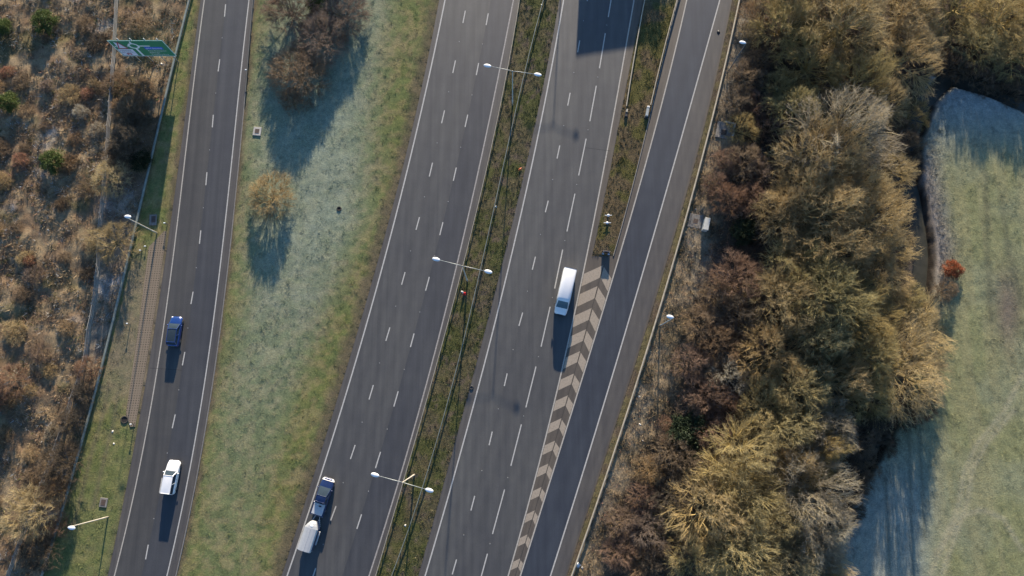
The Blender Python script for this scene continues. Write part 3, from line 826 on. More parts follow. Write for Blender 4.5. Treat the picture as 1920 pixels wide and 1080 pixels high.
flat("route_arm", [(cx - 0.16, cz - 0.8), (cx - 0.16, sp(0, 0.03)[1]), (cx + 0.16, sp(0, 0.03)[1]), (cx + 0.16, cz - 0.8)], 'sign_white', 0.014)
flat("route_arm", [(cx + 0.78, cz - 0.13), (cx + 2.3, cz - 0.13), (cx + 2.55, cz), (cx + 2.3, cz + 0.13), (cx + 0.78, cz + 0.13)], 'sign_white', 0.014)
flat("route_arm", [(cx - 0.14, cz + 0.78), (cx + 0.14, cz + 0.78), (cx + 0.14, cz + 1.2), (cx, cz + 1.38), (cx - 0.14, cz + 1.2)], 'sign_white', 0.014)
flat("route_arm", [(cx - 0.78, cz - 0.13), (cx - 0.78, cz + 0.13), (cx - 1.0, cz + 0.13), (cx - 1.0, cz - 0.13)], 'sign_white', 0.014)
flat("route_stub", [(sp(0.03, 0.62)[0], sp(0, 0.60)[1]), (sp(0.055, 0)[0], sp(0, 0.60)[1]), (sp(0.055, 0)[0], sp(0, 0.66)[1]), (sp(0.03, 0)[0], sp(0, 0.66)[1])], 'sign_white', 0.014)
def sign_text(txt, u, v, size, m, depth=0.022):
    cu = bpy.data.curves.new("lettering", 'FONT'); cu.body = txt; cu.size = size
    ob = bpy.data.objects.new("lettering", cu); COL.objects.link(ob)
    dg = bpy.context.evaluated_depsgraph_get()
    me = bpy.data.meshes.new_from_object(ob.evaluated_get(dg))
    bpy.data.objects.remove(ob)
    me.name = "lettering"; me.materials.clear(); me.materials.append(M[m])
    o = link("lettering", me, sign)
    x, z = sp(u, v); o.location = (x, -depth, z); o.rotation_euler = (math.pi / 2, 0, 0)
    return o
for txt, u, v, sz, m in (("(M1", 0.56, 0.47, 0.56, 'sign_white'), ("South)", 0.675, 0.47, 0.56, 'sign_white'), ("Northampton", 0.56, 0.32, 0.50, 'sign_white'), ("Bellinge", 0.56, 0.20, 0.50, 'sign_white'),
                          ("Country", 0.56, 0.08, 0.50, 'sign_white'), ("Park", 0.78, 0.08, 0.50, 'sign_white'), ("Kettering", 0.045, 0.34, 0.44, 'sign_black'), ("A43", 0.045, 0.24, 0.38, 'sign_black'), ("North", 0.14, 0.24, 0.38, 'sign_black')):
    sign_text(txt, u, v, sz, m)

# cantilever sign up the road, out of the picture, whose shadow lies across the right carriageway
PERM = SHADOW_DIR / math.tan(SUN_ELEV)
def shade_src(px, py, z):
    x, y = map(float, G(px, py)); return x - PERM.x * z, y - PERM.y * z
(ax, ay), (bx, by) = shade_src(1080, 106, 8.6), shade_src(1208, 86, 8.6)
ga = math.atan2(by - ay, bx - ax); gw = math.hypot(bx - ax, by - ay)
gt = thing("gantry_sign", "cantilever overhead sign up the road casting the big shadow on the right carriageway", "road sign", (ax, ay, 0), ga)
MB().box(0, gw, -0.1, 0.1, 5.1, 8.6).build("panel", M['sign_green'], gt)
bd = MB()
for a in ((0, gw, 5.1, 5.2), (0, gw, 8.5, 8.6), (0, 0.1, 5.2, 8.5), (gw - 0.1, gw, 5.2, 8.5)): bd.box(a[0], a[1], 0.1, 0.112, a[2], a[3])
bd.build("border", M['sign_white'], gt)
MB().box(0.4, gw + 2.2, -0.45, -0.12, 6.6, 7.1).build("beam", M['steel'], gt)
MB().tube([(gw + 2.0, -0.3, -0.2), (gw + 2.0, -0.3, 7.4)], [0.32, 0.24], 12).build("post", M['steel'], gt, True)

# ------------------------------------------------------------------ vehicles (front towards +Y of the thing)
def lane_pose(curveL, curveR, frac, px, py, down=False, z=0.0):
    x, y = map(float, G(px, py))
    e = 1.0
    c = Mix(curveL, curveR, frac)
    dx = float(c(y + e) - c(y - e)) / (2 * e)
    a = math.atan2(-dx, 1.0)
    return x, y, a + (math.pi if down else 0)
def wheels(t, L, W, ys, r=0.32, wd=0.21):
    for y in ys:
        for s in (-1, 1):
            w = MB()
            prof = [(r * 0.62, -wd / 2), (r * 0.93, -wd / 2), (r, -wd * 0.3), (r, wd * 0.3), (r * 0.93, wd / 2), (r * 0.62, wd / 2)]
            n = 16
            V = [(b, a * math.cos(2 * math.pi * k / n), a * math.sin(2 * math.pi * k / n)) for k in range(n) for a, b in prof]
            F = [(k * 6 + i, k * 6 + i + 1, ((k + 1) % n) * 6 + i + 1, ((k + 1) % n) * 6 + i) for k in range(n) for i in range(5)]
            w.add(V, F)
            o = w.build("wheel", M['rubber'], t, True, (s * (W / 2 - wd * 0.45), y, r))
            MB().tube([(s * wd * 0.1, 0, 0), (s * wd * 0.48, 0, 0)], [r * 0.63, r * 0.58], 12).build("rim", M['rim'], o)
def prof(hw, zb, zt, crown=0.03):
    return [(0, zb), (hw * 0.82, zb), (hw * 0.95, zb + 0.10), (hw, zb + 0.22), (hw, (zb + zt) * 0.55), (hw * 0.975, zt - 0.12), (hw * 0.90, zt - 0.02), (hw * 0.5, zt + crown * 0.7), (0, zt + crown)]
def patch(name, m, parent, a, b, c, d, bulge=0.0, n=6, th=0.0):
    """curved four-sided panel a-b (front edge) d-c (rear edge), bowed outwards by bulge"""
    a, b, c, d = map(Vector, (a, b, c, d))
    nrm = ((b - a).cross(d - a)).normalized()
    V, F = [], []
    for j in range(n + 1):
        for i in range(n + 1):
            u, v = i / n, j / n
            p = (a * (1 - u) + b * u) * (1 - v) + (d * (1 - u) + c * u) * v
            V.append(p + nrm * bulge * 16 * u * (1 - u) * v * (1 - v))
    for j in range(n):
        for i in range(n):
            k = j * (n + 1) + i
            F.append((k, k + 1, k + n + 2, k + n + 1))
    return MB().add(V, F).build(name, M[m], parent, True)
def car(label, pose, L, W, H, paint, glass='glass', bonnet=1.05, cowl=1.0, roof_f=0.75, roof_r=None, base_r=None, belt=0.92, rear_z=0.95, roofm=None, front='silver', group="cars on the left slip road", cat="car", name="car", bed=None):
    x, y, a = pose
    t = thing(name, label, cat, (x, y, 0.003), a, group)
    h, hw = L / 2, W / 2
    yc = h - bonnet                                    # foot of the windscreen
    roof_r = -h + 0.55 if roof_r is None else roof_r
    base_r = -h + 0.18 if base_r is None else base_r
    st = [(h, prof(hw * 0.46, 0.34, 0.56)), (h - 0.05, prof(hw * 0.66, 0.28, 0.62)), (h - 0.16, prof(hw * 0.82, 0.23, 0.68)), (h - 0.36, prof(hw * 0.93, 0.20, 0.75)), (h - 0.75, prof(hw * 0.99, 0.18, 0.83)),
          (yc, prof(hw, 0.18, belt)), (0, prof(hw, 0.18, belt + 0.02)), (-h + 0.7, prof(hw, 0.18, rear_z)), (-h + 0.22, prof(hw * 0.95, 0.22, rear_z - 0.02)), (-h + 0.06, prof(hw * 0.85, 0.26, rear_z - 0.06)), (-h, prof(hw * 0.70, 0.36, rear_z - 0.14))]
    body = MB().loft(st).build("body", M[paint], t, True)
    zb, zt = belt + 0.02, H
    bw, tw = hw * 0.90, hw * 0.70
    yf = yc - roof_f
    A, B = (-bw, yc, zb), (bw, yc, zb)
    C, D = (tw, yf, zt - 0.05), (-tw, yf, zt - 0.05)
    E_, F_ = (tw, roof_r, zt - 0.06), (-tw, roof_r, zt - 0.06)
    Gq, Hq = (bw * 0.95, base_r, rear_z + 0.0), (-bw * 0.95, base_r, rear_z + 0.0)
    patch("windscreen", glass, t, B, A, D, C, 0.05)
    patch("rear_window", glass, t, Hq, Gq, E_, F_, 0.04)
    patch("side_window", glass, t, A, Hq, F_, D, 0.02)
    patch("side_window", glass, t, Gq, B, C, E_, 0.02)
    patch("roof", roofm or paint, t, C, D, F_, E_, 0.06)
    fr = MB()
    for p, q in ((A, D), (B, C), (Hq, F_), (Gq, E_), (D, F_), (C, E_), (D, C), (F_, E_)): fr.tube([p, q], 0.045, 6)
    for s in (-1, 1):
        ym = (yf + roof_r) / 2
        fr.tube([(s * bw, (yc + base_r) / 2, zb), (s * tw, ym, zt - 0.05)], 0.04, 6)
    fr.build("pillars", M[paint], t)
    for s in (-1, 1):
        MB().ellipsoid((s * hw * 0.66, h - 0.16, 0.62), (0.16, 0.14, 0.07), 8, 6).build("headlight", M['head_lamp'], t, True)
        MB().box(s * hw * 0.72 - 0.12, s * hw * 0.72 + 0.12, -h + 0.03, -h + 0.15, rear_z - 0.34, rear_z - 0.12).build("tail_light", M['tail_lamp'], t)
        MB().ellipsoid((s * (hw + 0.10), yc - 0.25, belt + 0.06), (0.13, 0.09, 0.08), 8, 6).build("mirror", M[paint], t, True)
        MB().box(s * (hw - 0.005), s * (hw + 0.012), -0.30, -0.12, belt - 0.14, belt - 0.10).build("door_handle", M['trim'], t)
    MB().box(-hw * 0.5, hw * 0.5, h - 0.06, h + 0.012, 0.36, 0.52).build("grille", M['trim'], t)
    MB().box(-0.26, 0.26, -h - 0.02, -h + 0.02, 0.52, 0.63).build("number_plate", M['plate_y'], t)
    if front: MB().loft([(h + 0.03, prof(hw * 0.48, 0.26, 0.50, 0.01)), (h - 0.03, prof(hw * 0.72, 0.22, 0.58, 0.01)), (h - 0.16, prof(hw * 0.88, 0.22, 0.66 if front == 'silver' else 0.56, 0.01)), (h - 0.34, prof(hw * 0.955, 0.22, 0.78 if front == 'silver' else 0.60, 0.01))]).build("bumper", M[front], t, True)  # a silver front rises higher, as painted sun gleam on the bonnet edge
    wheels(t, L, W, (h - 0.82, -h + 0.80))
    return t
car("blue hatchback with dark glass roof on the left slip road", lane_pose(A_ll, A_cl, 0.5, 331, 622), 4.45, 1.86, 1.50, 'blue_paint', bonnet=1.10, roof_f=0.85, roofm='glass', front='blue_paint')
car("white car with tall bright roof on the left slip road, ahead of its long shadow", lane_pose(A_cl, A_rl, 0.4, 325, 894), 4.75, 1.88, 1.72, 'white_paint', bonnet=1.45, roof_f=0.62, roof_r=-2.2, base_r=-2.3, belt=1.0, rear_z=1.02, front='white_paint')
# pickup
px_, py_, pa = lane_pose(B_ll, B_c1, 0.4, 608, 930)
pk = car("navy pickup with silver load bed towing the grey trailer", (px_, py_, pa), 5.3, 1.92, 1.78, 'navy_paint', bonnet=1.25, roof_f=1.18, roof_r=-0.66, base_r=-0.80, belt=1.06, rear_z=1.06, front='silver', group=None, cat="pickup truck", name="pickup_truck")  # silver front paints the sun's gleam on bumper and bonnet edge
bed = MB()
for a in ((-0.96, -0.80, -2.64, -0.86, 0.9, 1.16), (0.80, 0.96, -2.64, -0.86, 0.9, 1.16), (-0.80, 0.80, -2.66, -2.54, 0.9, 1.16)): bed.box(*a, 0.02)
bed.build("bed_side", M['navy_paint'], pk)
MB().box(-0.79, 0.79, -2.53, -0.88, 1.12, 1.20, 0.03).build("bed_cover", M['silver'], pk)
MB().box(-0.70, 0.62, -1.12, -0.92, 1.20, 1.38, 0.04).build("roll_bar", M['silver'], pk)
MB().box(-0.05, 0.34, -1.36, -1.22, 1.201, 1.26).build("load_latch", M['trim'], pk)
MB().box(-0.85, 0.85, -2.78, -2.64, 0.45, 0.62).build("rear_bumper", M['silver'], pk)
# trailer
lx_, ly_, la = lane_pose(B_ll, B_c1, 0.3, 586, 1001)
tr = thing("horse_trailer", "grey livestock trailer with a tapering nose behind the navy pickup", "trailer", (lx_, ly_, 0.003), la)
def tp(hw, zb, zt): return [(0, zb), (hw, zb), (hw, zt - 0.22), (hw * 0.93, zt - 0.07), (hw * 0.6, zt), (0, zt + 0.04)]
MB().loft([(2.0, tp(0.42, 0.55, 1.55)), (1.8, tp(0.52, 0.50, 1.78)), (1.15, tp(0.90, 0.45, 1.88)), (-1.85, tp(0.93, 0.45, 1.88)), (-1.95, tp(0.90, 0.45, 1.84))]).build("body", M['trailer_side'], tr)
def rp(hw, z): return [(0, z), (hw, z), (hw, z + 0.20), (hw * 0.86, z + 0.36), (hw * 0.5, z + 0.45), (0, z + 0.48)]
rf = MB().loft([(2.10, rp(0.22, 1.44)), (2.02, rp(0.40, 1.56)), (1.85, rp(0.56, 1.70)), (1.52, rp(0.76, 1.80)), (1.15, rp(0.95, 1.84)), (-1.98, rp(0.98, 1.84)), (-2.05, rp(0.95, 1.84))]).build("roof", M['alu'], tr)
MB().box(-0.03, 0.03, -2.0, 1.1, 2.32, 2.345).build("ridge_strip", M['silver'], rf)
MB().ellipsoid((0.0, 1.45, 2.24), (0.24, 0.20, 0.09), 10, 6).build("roof_vent", M['sign_white'], rf, True)
MB().box(-0.86, 0.86, -2.10, -2.02, 0.5, 1.86).build("tailgate", M['alu'], tr)
for s in (-1, 1):
    MB().box(s * 0.96, s * 1.16, -1.15, 0.75, 0.72, 0.80, 0.02).build("mudguard", M['silver'], tr)
    MB().tube([(s * 0.62, 1.6, 0.5), (0.0, 3.55, 0.5)], 0.055, 6).build("drawbar", M['silver'], tr)
for k in range(4):
    MB().box(0.5 - 0.07 * k, 0.86 - 0.10 * k, 1.35 + 0.24 * k, 1.49 + 0.24 * k, 0.56, 0.64).build("step", M['silver'], tr)
MB().tube([(0, 3.0, 0.1), (0, 3.0, 0.75)], 0.04, 8).build("jockey_wheel", M['trim'], tr)
wheels(tr, 4, 2.1, (0.25, -0.65), 0.28, 0.18)
# van
vx, vy, va = lane_pose(C_c2, C_rl, 0.35, 1058.5, 550, True)
van = thing("panel_van", "long white panel van on the right carriageway beside the chevrons", "van", (vx, vy, 0.003), va)
def vp(hw, zb, zt, r=0.12): return [(0, zb), (hw * 0.9, zb), (hw, zb + 0.12), (hw, zt * 0.45), (hw * 0.985, zt * 0.72), (hw * 0.92, zt - r), (hw * 0.80, zt - 0.015), (hw * 0.4, zt + 0.02), (0, zt + 0.025)]
MB().loft([(3.42, vp(0.62, 0.40, 0.80, 0.1)), (3.34, vp(0.82, 0.30, 0.95, 0.1)), (3.05, vp(0.94, 0.25, 1.10, 0.1)), (2.55, vp(0.99, 0.24, 1.30, 0.12)), (2.42, vp(1.0, 0.24, 1.40, 0.14)),
           (1.60, vp(1.0, 0.24, 2.50, 0.2)), (1.15, vp(1.01, 0.24, 2.66)), (-3.30, vp(1.01, 0.24, 2.68)), (-3.42, vp(0.98, 0.30, 2.64))]).build("body", M['white_paint'], van, True)
patch("windscreen", 'glass_van', van, (0.86, 2.50, 1.42), (-0.86, 2.50, 1.42), (-0.74, 1.66, 2.46), (0.74, 1.66, 2.46), 0.06)
for s in (-1, 1):
    patch("side_window", 'glass_van', van, *[(s * a, b, c) for a, b, c in ((1.02, 2.2, 1.35), (1.02, 1.2, 1.35), (0.985, 1.2, 1.95), (1.0, 1.85, 1.95))])
    MB().ellipsoid((s * 1.16, 2.1, 1.45), (0.14, 0.10, 0.20), 8, 6).build("mirror", M['trim'], van, True)
    MB().ellipsoid((s * 0.70, 3.26, 0.86), (0.18, 0.14, 0.14), 8, 6).build("headlight", M['head_lamp'], van, True)
    MB().box(s * 0.90 - 0.07, s * 0.90 + 0.07, -3.45, -3.38, 0.9, 1.7).build("tail_light", M['tail_lamp'], van)
    MB().box(s * 0.46 - 0.44, s * 0.46 + 0.44, -3.455, -3.43, 0.45, 2.4).build("rear_door", M['white_paint'], van)
MB().box(-0.5, 0.5, 3.30, 3.44, 0.55, 0.75).build("grille", M['trim'], van)
MB().box(-0.85, 0.85, 3.28, 3.46, 0.30, 0.50, 0.03).build("bumper", M['trim'], van)
wheels(van, 6.8, 2.0, (2.35, -1.75), 0.36, 0.24)

# ------------------------------------------------------------------ roadside equipment
def at(px, py):
    x, y = map(float, G(px, py)); return x, y, hz(x, y)
def slab(label, px, py, w, l, m, rot=-0.1, cover=(0, 0, 0.35, 0.4), name="access_chamber", cm='iron', rails=False):
    x, y, z = at(px, py)
    t = thing(name, label, "access cover", (x, y, z), rot)
    MB().box(-w / 2, w / 2, -l / 2, l / 2, -0.3, 0.14, 0.03).build("slab", M[m], t)
    cx_, cy_, cw, cl = cover
    MB().box(cx_ - cw, cx_ + cw, cy_ - cl, cy_ + cl, 0.14, 0.165).build("cover", M[cm], t)
    if rails:
        MB().box(w / 2 - 0.02, w / 2 + 0.16, -l / 2, l / 2 + 0.1, -0.3, 0.42).build("upstand", M['concrete_pale'], t)
        MB().box(-w / 2 + 1.0, w / 2 - 0.03, l / 2 - 0.04, l / 2 + 0.12, -0.3, 0.40).build("upstand", M['concrete_pale'], t)
    return t
slab("concrete slab with pale upstand and rusty cover beside the right barrier", 1358, 246, 2.6, 2.7, 'concrete', -0.22, (-0.1, -0.35, 0.42, 0.42), rails=True)
slab("concrete pad with square cover left of the pale cabinet", 1304, 415, 2.2, 2.2, 'concrete', -0.2, (0.0, 0.0, 0.35, 0.35))
slab("small shaded concrete cover below the left lamp arm", 288, 413, 1.1, 1.7, 'concrete', 0.05, (0.1, 0.1, 0.32, 0.5))
slab("brown square access cover in the verge above the lower left lamp", 195, 942, 1.1, 1.3, 'concrete', -0.1, (0, 0, 0.32, 0.42))
slab("white-framed square drain cover on the grass right of the left slip road", 483, 247, 1.25, 1.4, 'concrete_pale', -0.1, (0, 0, 0.33, 0.36))
cx_, cy_, cz_ = at(1321, 424)
cb = thing("equipment_cabinet", "long pale grey equipment cabinet by the right barrier at the wood edge", "cabinet", (cx_, cy_, cz_ - 0.05), -0.24)
MB().box(-0.42, 0.42, -1.0, 1.0, -0.2, 0.12).build("plinth", M['concrete'], cb)
MB().box(-0.36, 0.36, -0.94, 0.94, 0.12, 1.25).build("cabinet_body", M['cabinet'], cb)
MB().box(-0.40, 0.40, -0.98, 0.98, 1.25, 1.36, 0.05).build("cabinet_lid", M['cabinet'], cb)
for k in range(3): MB().box(-0.372, -0.36, -0.90 + 0.61 * k, -0.33 + 0.61 * k, 0.2, 1.2).build("door", M['cabinet'], cb)
# low board at the nose of the gore
nx_, ny_, nz_ = at(1136, 474)
nb = thing("hazard_board", "dark low hazard board at the tip of the grassy gore above the chevrons", "hazard board", (nx_, ny_, 0.02), -0.1)
MB().box(-0.62, 0.62, -0.05, 0.05, 0.12, 1.0, 0.03).build("board", M['sign_black'], nb)
for s in (-0.42, 0.42):
    MB().tube([(s, -0.10, -0.1), (s, -0.10, 1.02)], 0.05, 8).build("post", M['steel'], nb)
    MB().box(s - 0.14, s + 0.14, -0.32, -0.02, 0.02, 0.10).build("foot", M['sign_pale'], nb)
fa = MB().box(-0.55, 0.55, 0.05, 0.062, 0.2, 0.95).build("board_face", M['sign_blue'], nb)
# two low floodlights in the gore
for (px, py), lab in (((1140, 405), "upper of two white domed floodlights on the gore grass"), ((1138, 419), "lower of two white domed floodlights on the gore grass")):
    x, y, z = at(px, py)
    t = thing("floodlight", lab, "floodlight", (x, y, z), 0.0, "low floodlights on the gore")
    MB().ellipsoid((0, 0, 0.32), (0.22, 0.22, 0.2), 10, 6).build("dome", M['lantern'], t, True)
    MB().tube([(0, 0, -0.1), (0, 0, 0.3)], 0.09, 8).build("stem", M['steel_dark'], t)
    MB().box(-0.55, 0.55, -0.04, 0.04, 0.36, 0.42).build("bar", M['sign_white'], t)
# barrier end units in the gore
x, y, z = at(1213, 212)
t = thing("barrier_terminal", "silver box terminal at the end of the gore barrier beside the slip road", "barrier end", (x, y, z), -0.2)
MB().box(-0.22, 0.22, -0.75, 0.65, 0.05, 0.62, 0.06).build("housing", M['steel'], t)
MB().box(-0.30, 0.30, -1.0, -0.76, -0.05, 0.3, 0.04).build("foot", M['trim'], t)
MB().box(-0.2, 0.2, 0.66, 0.95, 0.3, 0.66, 0.03).build("collar", M['litter'], t)
x, y, z = at(1174, 215)
t = thing("barrier_terminal", "dark stub at the end of the gore barrier beside the carriageway", "barrier end", (x, y, z), -0.15)
MB().box(-0.22, 0.22, -0.5, 0.2, -0.05, 0.42, 0.08).build("housing", M['trim'], t)
MB().box(-0.16, 0.16, 0.22, 0.75, -0.05, 0.50, 0.05).build("collar", M['steel_tan'], t)
# marker posts by the left slip road
for (px, py), lab, hh in (((314, 421), "white-topped marker post at the top corner of the paver strip", 1.05), ((267, 471), "left of two white-topped posts beside the paver strip end", 0.7),
                      ((275, 463), "right of two white-topped posts beside the paver strip end", 0.55), ((245, 608), "white-topped marker post on the verge left of the blue car", 1.05), ((252, 795), "white-topped marker post near the lower end of the paver strip", 1.1),
                      ((465, 136), "white-topped post by the barrier end right of the left slip road", 1.0)):
    x, y, z = at(px, py)
    t = thing("marker_post", lab, "marker post", (x, y, z), 0.1, "marker posts on the verge")
    MB().box(-0.05, 0.05, -0.05, 0.05, -0.2, hh - 0.12).build("shaft", M['steel_dark'], t)
    MB().box(-0.13, 0.13, -0.07, 0.07, hh - 0.12, hh, 0.03).build("cap", M['sign_white'], t)
# burrow-like holes with a dark mouth and spoil
for (px, py), lab, r in (((636, 392), "small dark hole in the frosty grass of the wide verge", 0.27), ((234, 787), "round dark hole in the verge left of the lower paver strip", 0.42)):
    x, y, z = at(px, py)
    t = thing("burrow", lab, "hole", (x, y, z), 0)
    V = [(0, 0, 0.02)] + [(r * math.cos(k * 0.524) * random.uniform(0.85, 1.15), r * math.sin(k * 0.524) * random.uniform(0.85, 1.15), 0.06) for k in range(12)]
    MB().add(V, [(0, 1 + k, 1 + (k + 1) % 12) for k in range(12)]).build("hole_mouth", M['hole'], t)
    V = []
    for k in range(12):
        c_, s_ = math.cos(k * 0.524), math.sin(k * 0.524)
        V += [(r * c_, r * s_, 0.07), (r * 1.25 * c_, r * 1.25 * s_, 0.13), (r * 1.6 * c_, r * 1.6 * s_, -0.05)]
    MB().add(V, [(3 * k + j, 3 * ((k + 1) % 12) + j, 3 * ((k + 1) % 12) + j + 1, 3 * k + j + 1) for k in range(12) for j in (0, 1)]).build("rim", plain("spoil_earth", (0.05, 0.045, 0.035), 0.95), t, True)
# cone lying in the central reserve
x, y, z = at(871, 551)
cn = thing("traffic_cone", "red and white traffic cone standing in the central reserve below the middle lamp", "traffic cone", (x, y, z + 0.02), 0)
MB().box(-0.24, 0.24, -0.24, 0.24, 0, 0.05, 0.01).build("base", M['red'], cn)
MB().tube([(0, 0, 0.04), (-0.20, 0.12, 0.36)], [0.20, 0.15], 12).build("cone_body", M['red'], cn, True)
MB().tube([(-0.20, 0.12, 0.36), (-0.42, 0.26, 0.72)], [0.15, 0.09], 12).build("sleeve", M['litter'], cn, True)
x, y, z = at(975, 318)
oc = thing("orange_marker", "flattened orange plastic scrap at the edge of the right carriageway", "litter", (x, y, z + 0.04), 0.6)
MB().add([(-0.35, -0.1, 0), (0.3, -0.16, 0.02), (0.42, 0.06, 0.12), (0.05, 0.16, 0.2), (-0.3, 0.1, 0.05), (0, 0, 0.24)], [(0, 1, 5), (1, 2, 5), (2, 3, 5), (3, 4, 5), (4, 0, 5), (4, 3, 2, 1, 0)]).build("scrap", M['orange'], oc)
# tyre on the central reserve
x, y, z = at(884, 727)
ty_ = thing("discarded_tyre", "dark tyre lying on the edge of the central reserve", "tyre", (x, y, z + 0.05), 0)
tm = MB(); V = []; n1_, n2_ = 16, 8
for i in range(n1_):
    for j in range(n2_):
        a_, b_ = 2 * math.pi * i / n1_, 2 * math.pi * j / n2_
        r = 0.24 + 0.10 * math.cos(b_)
        V.append((r * math.cos(a_), r * math.sin(a_), 0.1 + 0.1 * math.sin(b_)))
tm.add(V, [(i * n2_ + j, ((i + 1) % n1_) * n2_ + j, ((i + 1) % n1_) * n2_ + (j + 1) % n2_, i * n2_ + (j + 1) % n2_) for i in range(n1_) for j in range(n2_)])
tm.build("tyre_tread", M['rubber'], ty_, True)
# sacks and scraps
def scrap(name, label, px, py, s, m, cat="litter", group=None):
    x, y, z = at(px, py)
    z = max(z, 0.004) if pave_dist(np.array([x]), np.array([y]))[0] > 0 else 0.004
    k = 9
    V = [(0, 0, 0.45 * s)] + [(s * random.uniform(0.6, 1.1) * math.cos(i * 2 * math.pi / k), s * random.uniform(0.5, 0.9) * math.sin(i * 2 * math.pi / k), random.uniform(0.0, 0.12) * s) for i in range(k)]
    me_ = MB().add(V, [(0, 1 + i, 1 + (i + 1) % k) for i in range(k)] + [tuple(range(k, 0, -1))])
    o = me_.build(name, M[m], None, True, (x, y, z), random.uniform(0, 6))
    return tag(o, label, cat, group)
scrap("litter_sack", "black bag on the hard shoulder of the right slip road", 1347, 60, 0.36, 'trim')
scrap("litter_sack", "pale blue sack caught behind the right barrier at the bottom", 1084, 1060, 0.5, 'lantern')
for i, (px, py, lab) in enumerate([(212, 809, "white paper scrap on the verge left of the paver strip end"), (214, 832, "yellowish scrap on the verge below the white paper"), (303, 120, "white scrap under the big green sign"), (1198, 744, "white scrap on the bank just behind the right barrier"),
        (1200, 796, "white scrap nearest the frosty patch behind the right barrier"), (1206, 826, "white scrap beside the small red shrubs"), (92, 432, "white scrap in the scrub left of the upper fence bushes"), (930, 388, "white scrap in the central reserve above the middle lamp"),
        (1016, 10, "pale scrap at the top of the central reserve"), (1304, 392, "white scrap above the concrete pad"), (1092, 1064, "white scrap beside the pale blue sack"), (760, 985, "pale clod in the central reserve below the lowest lamp")]):
    scrap("litter", lab, px, py, 0.22, 'litter')

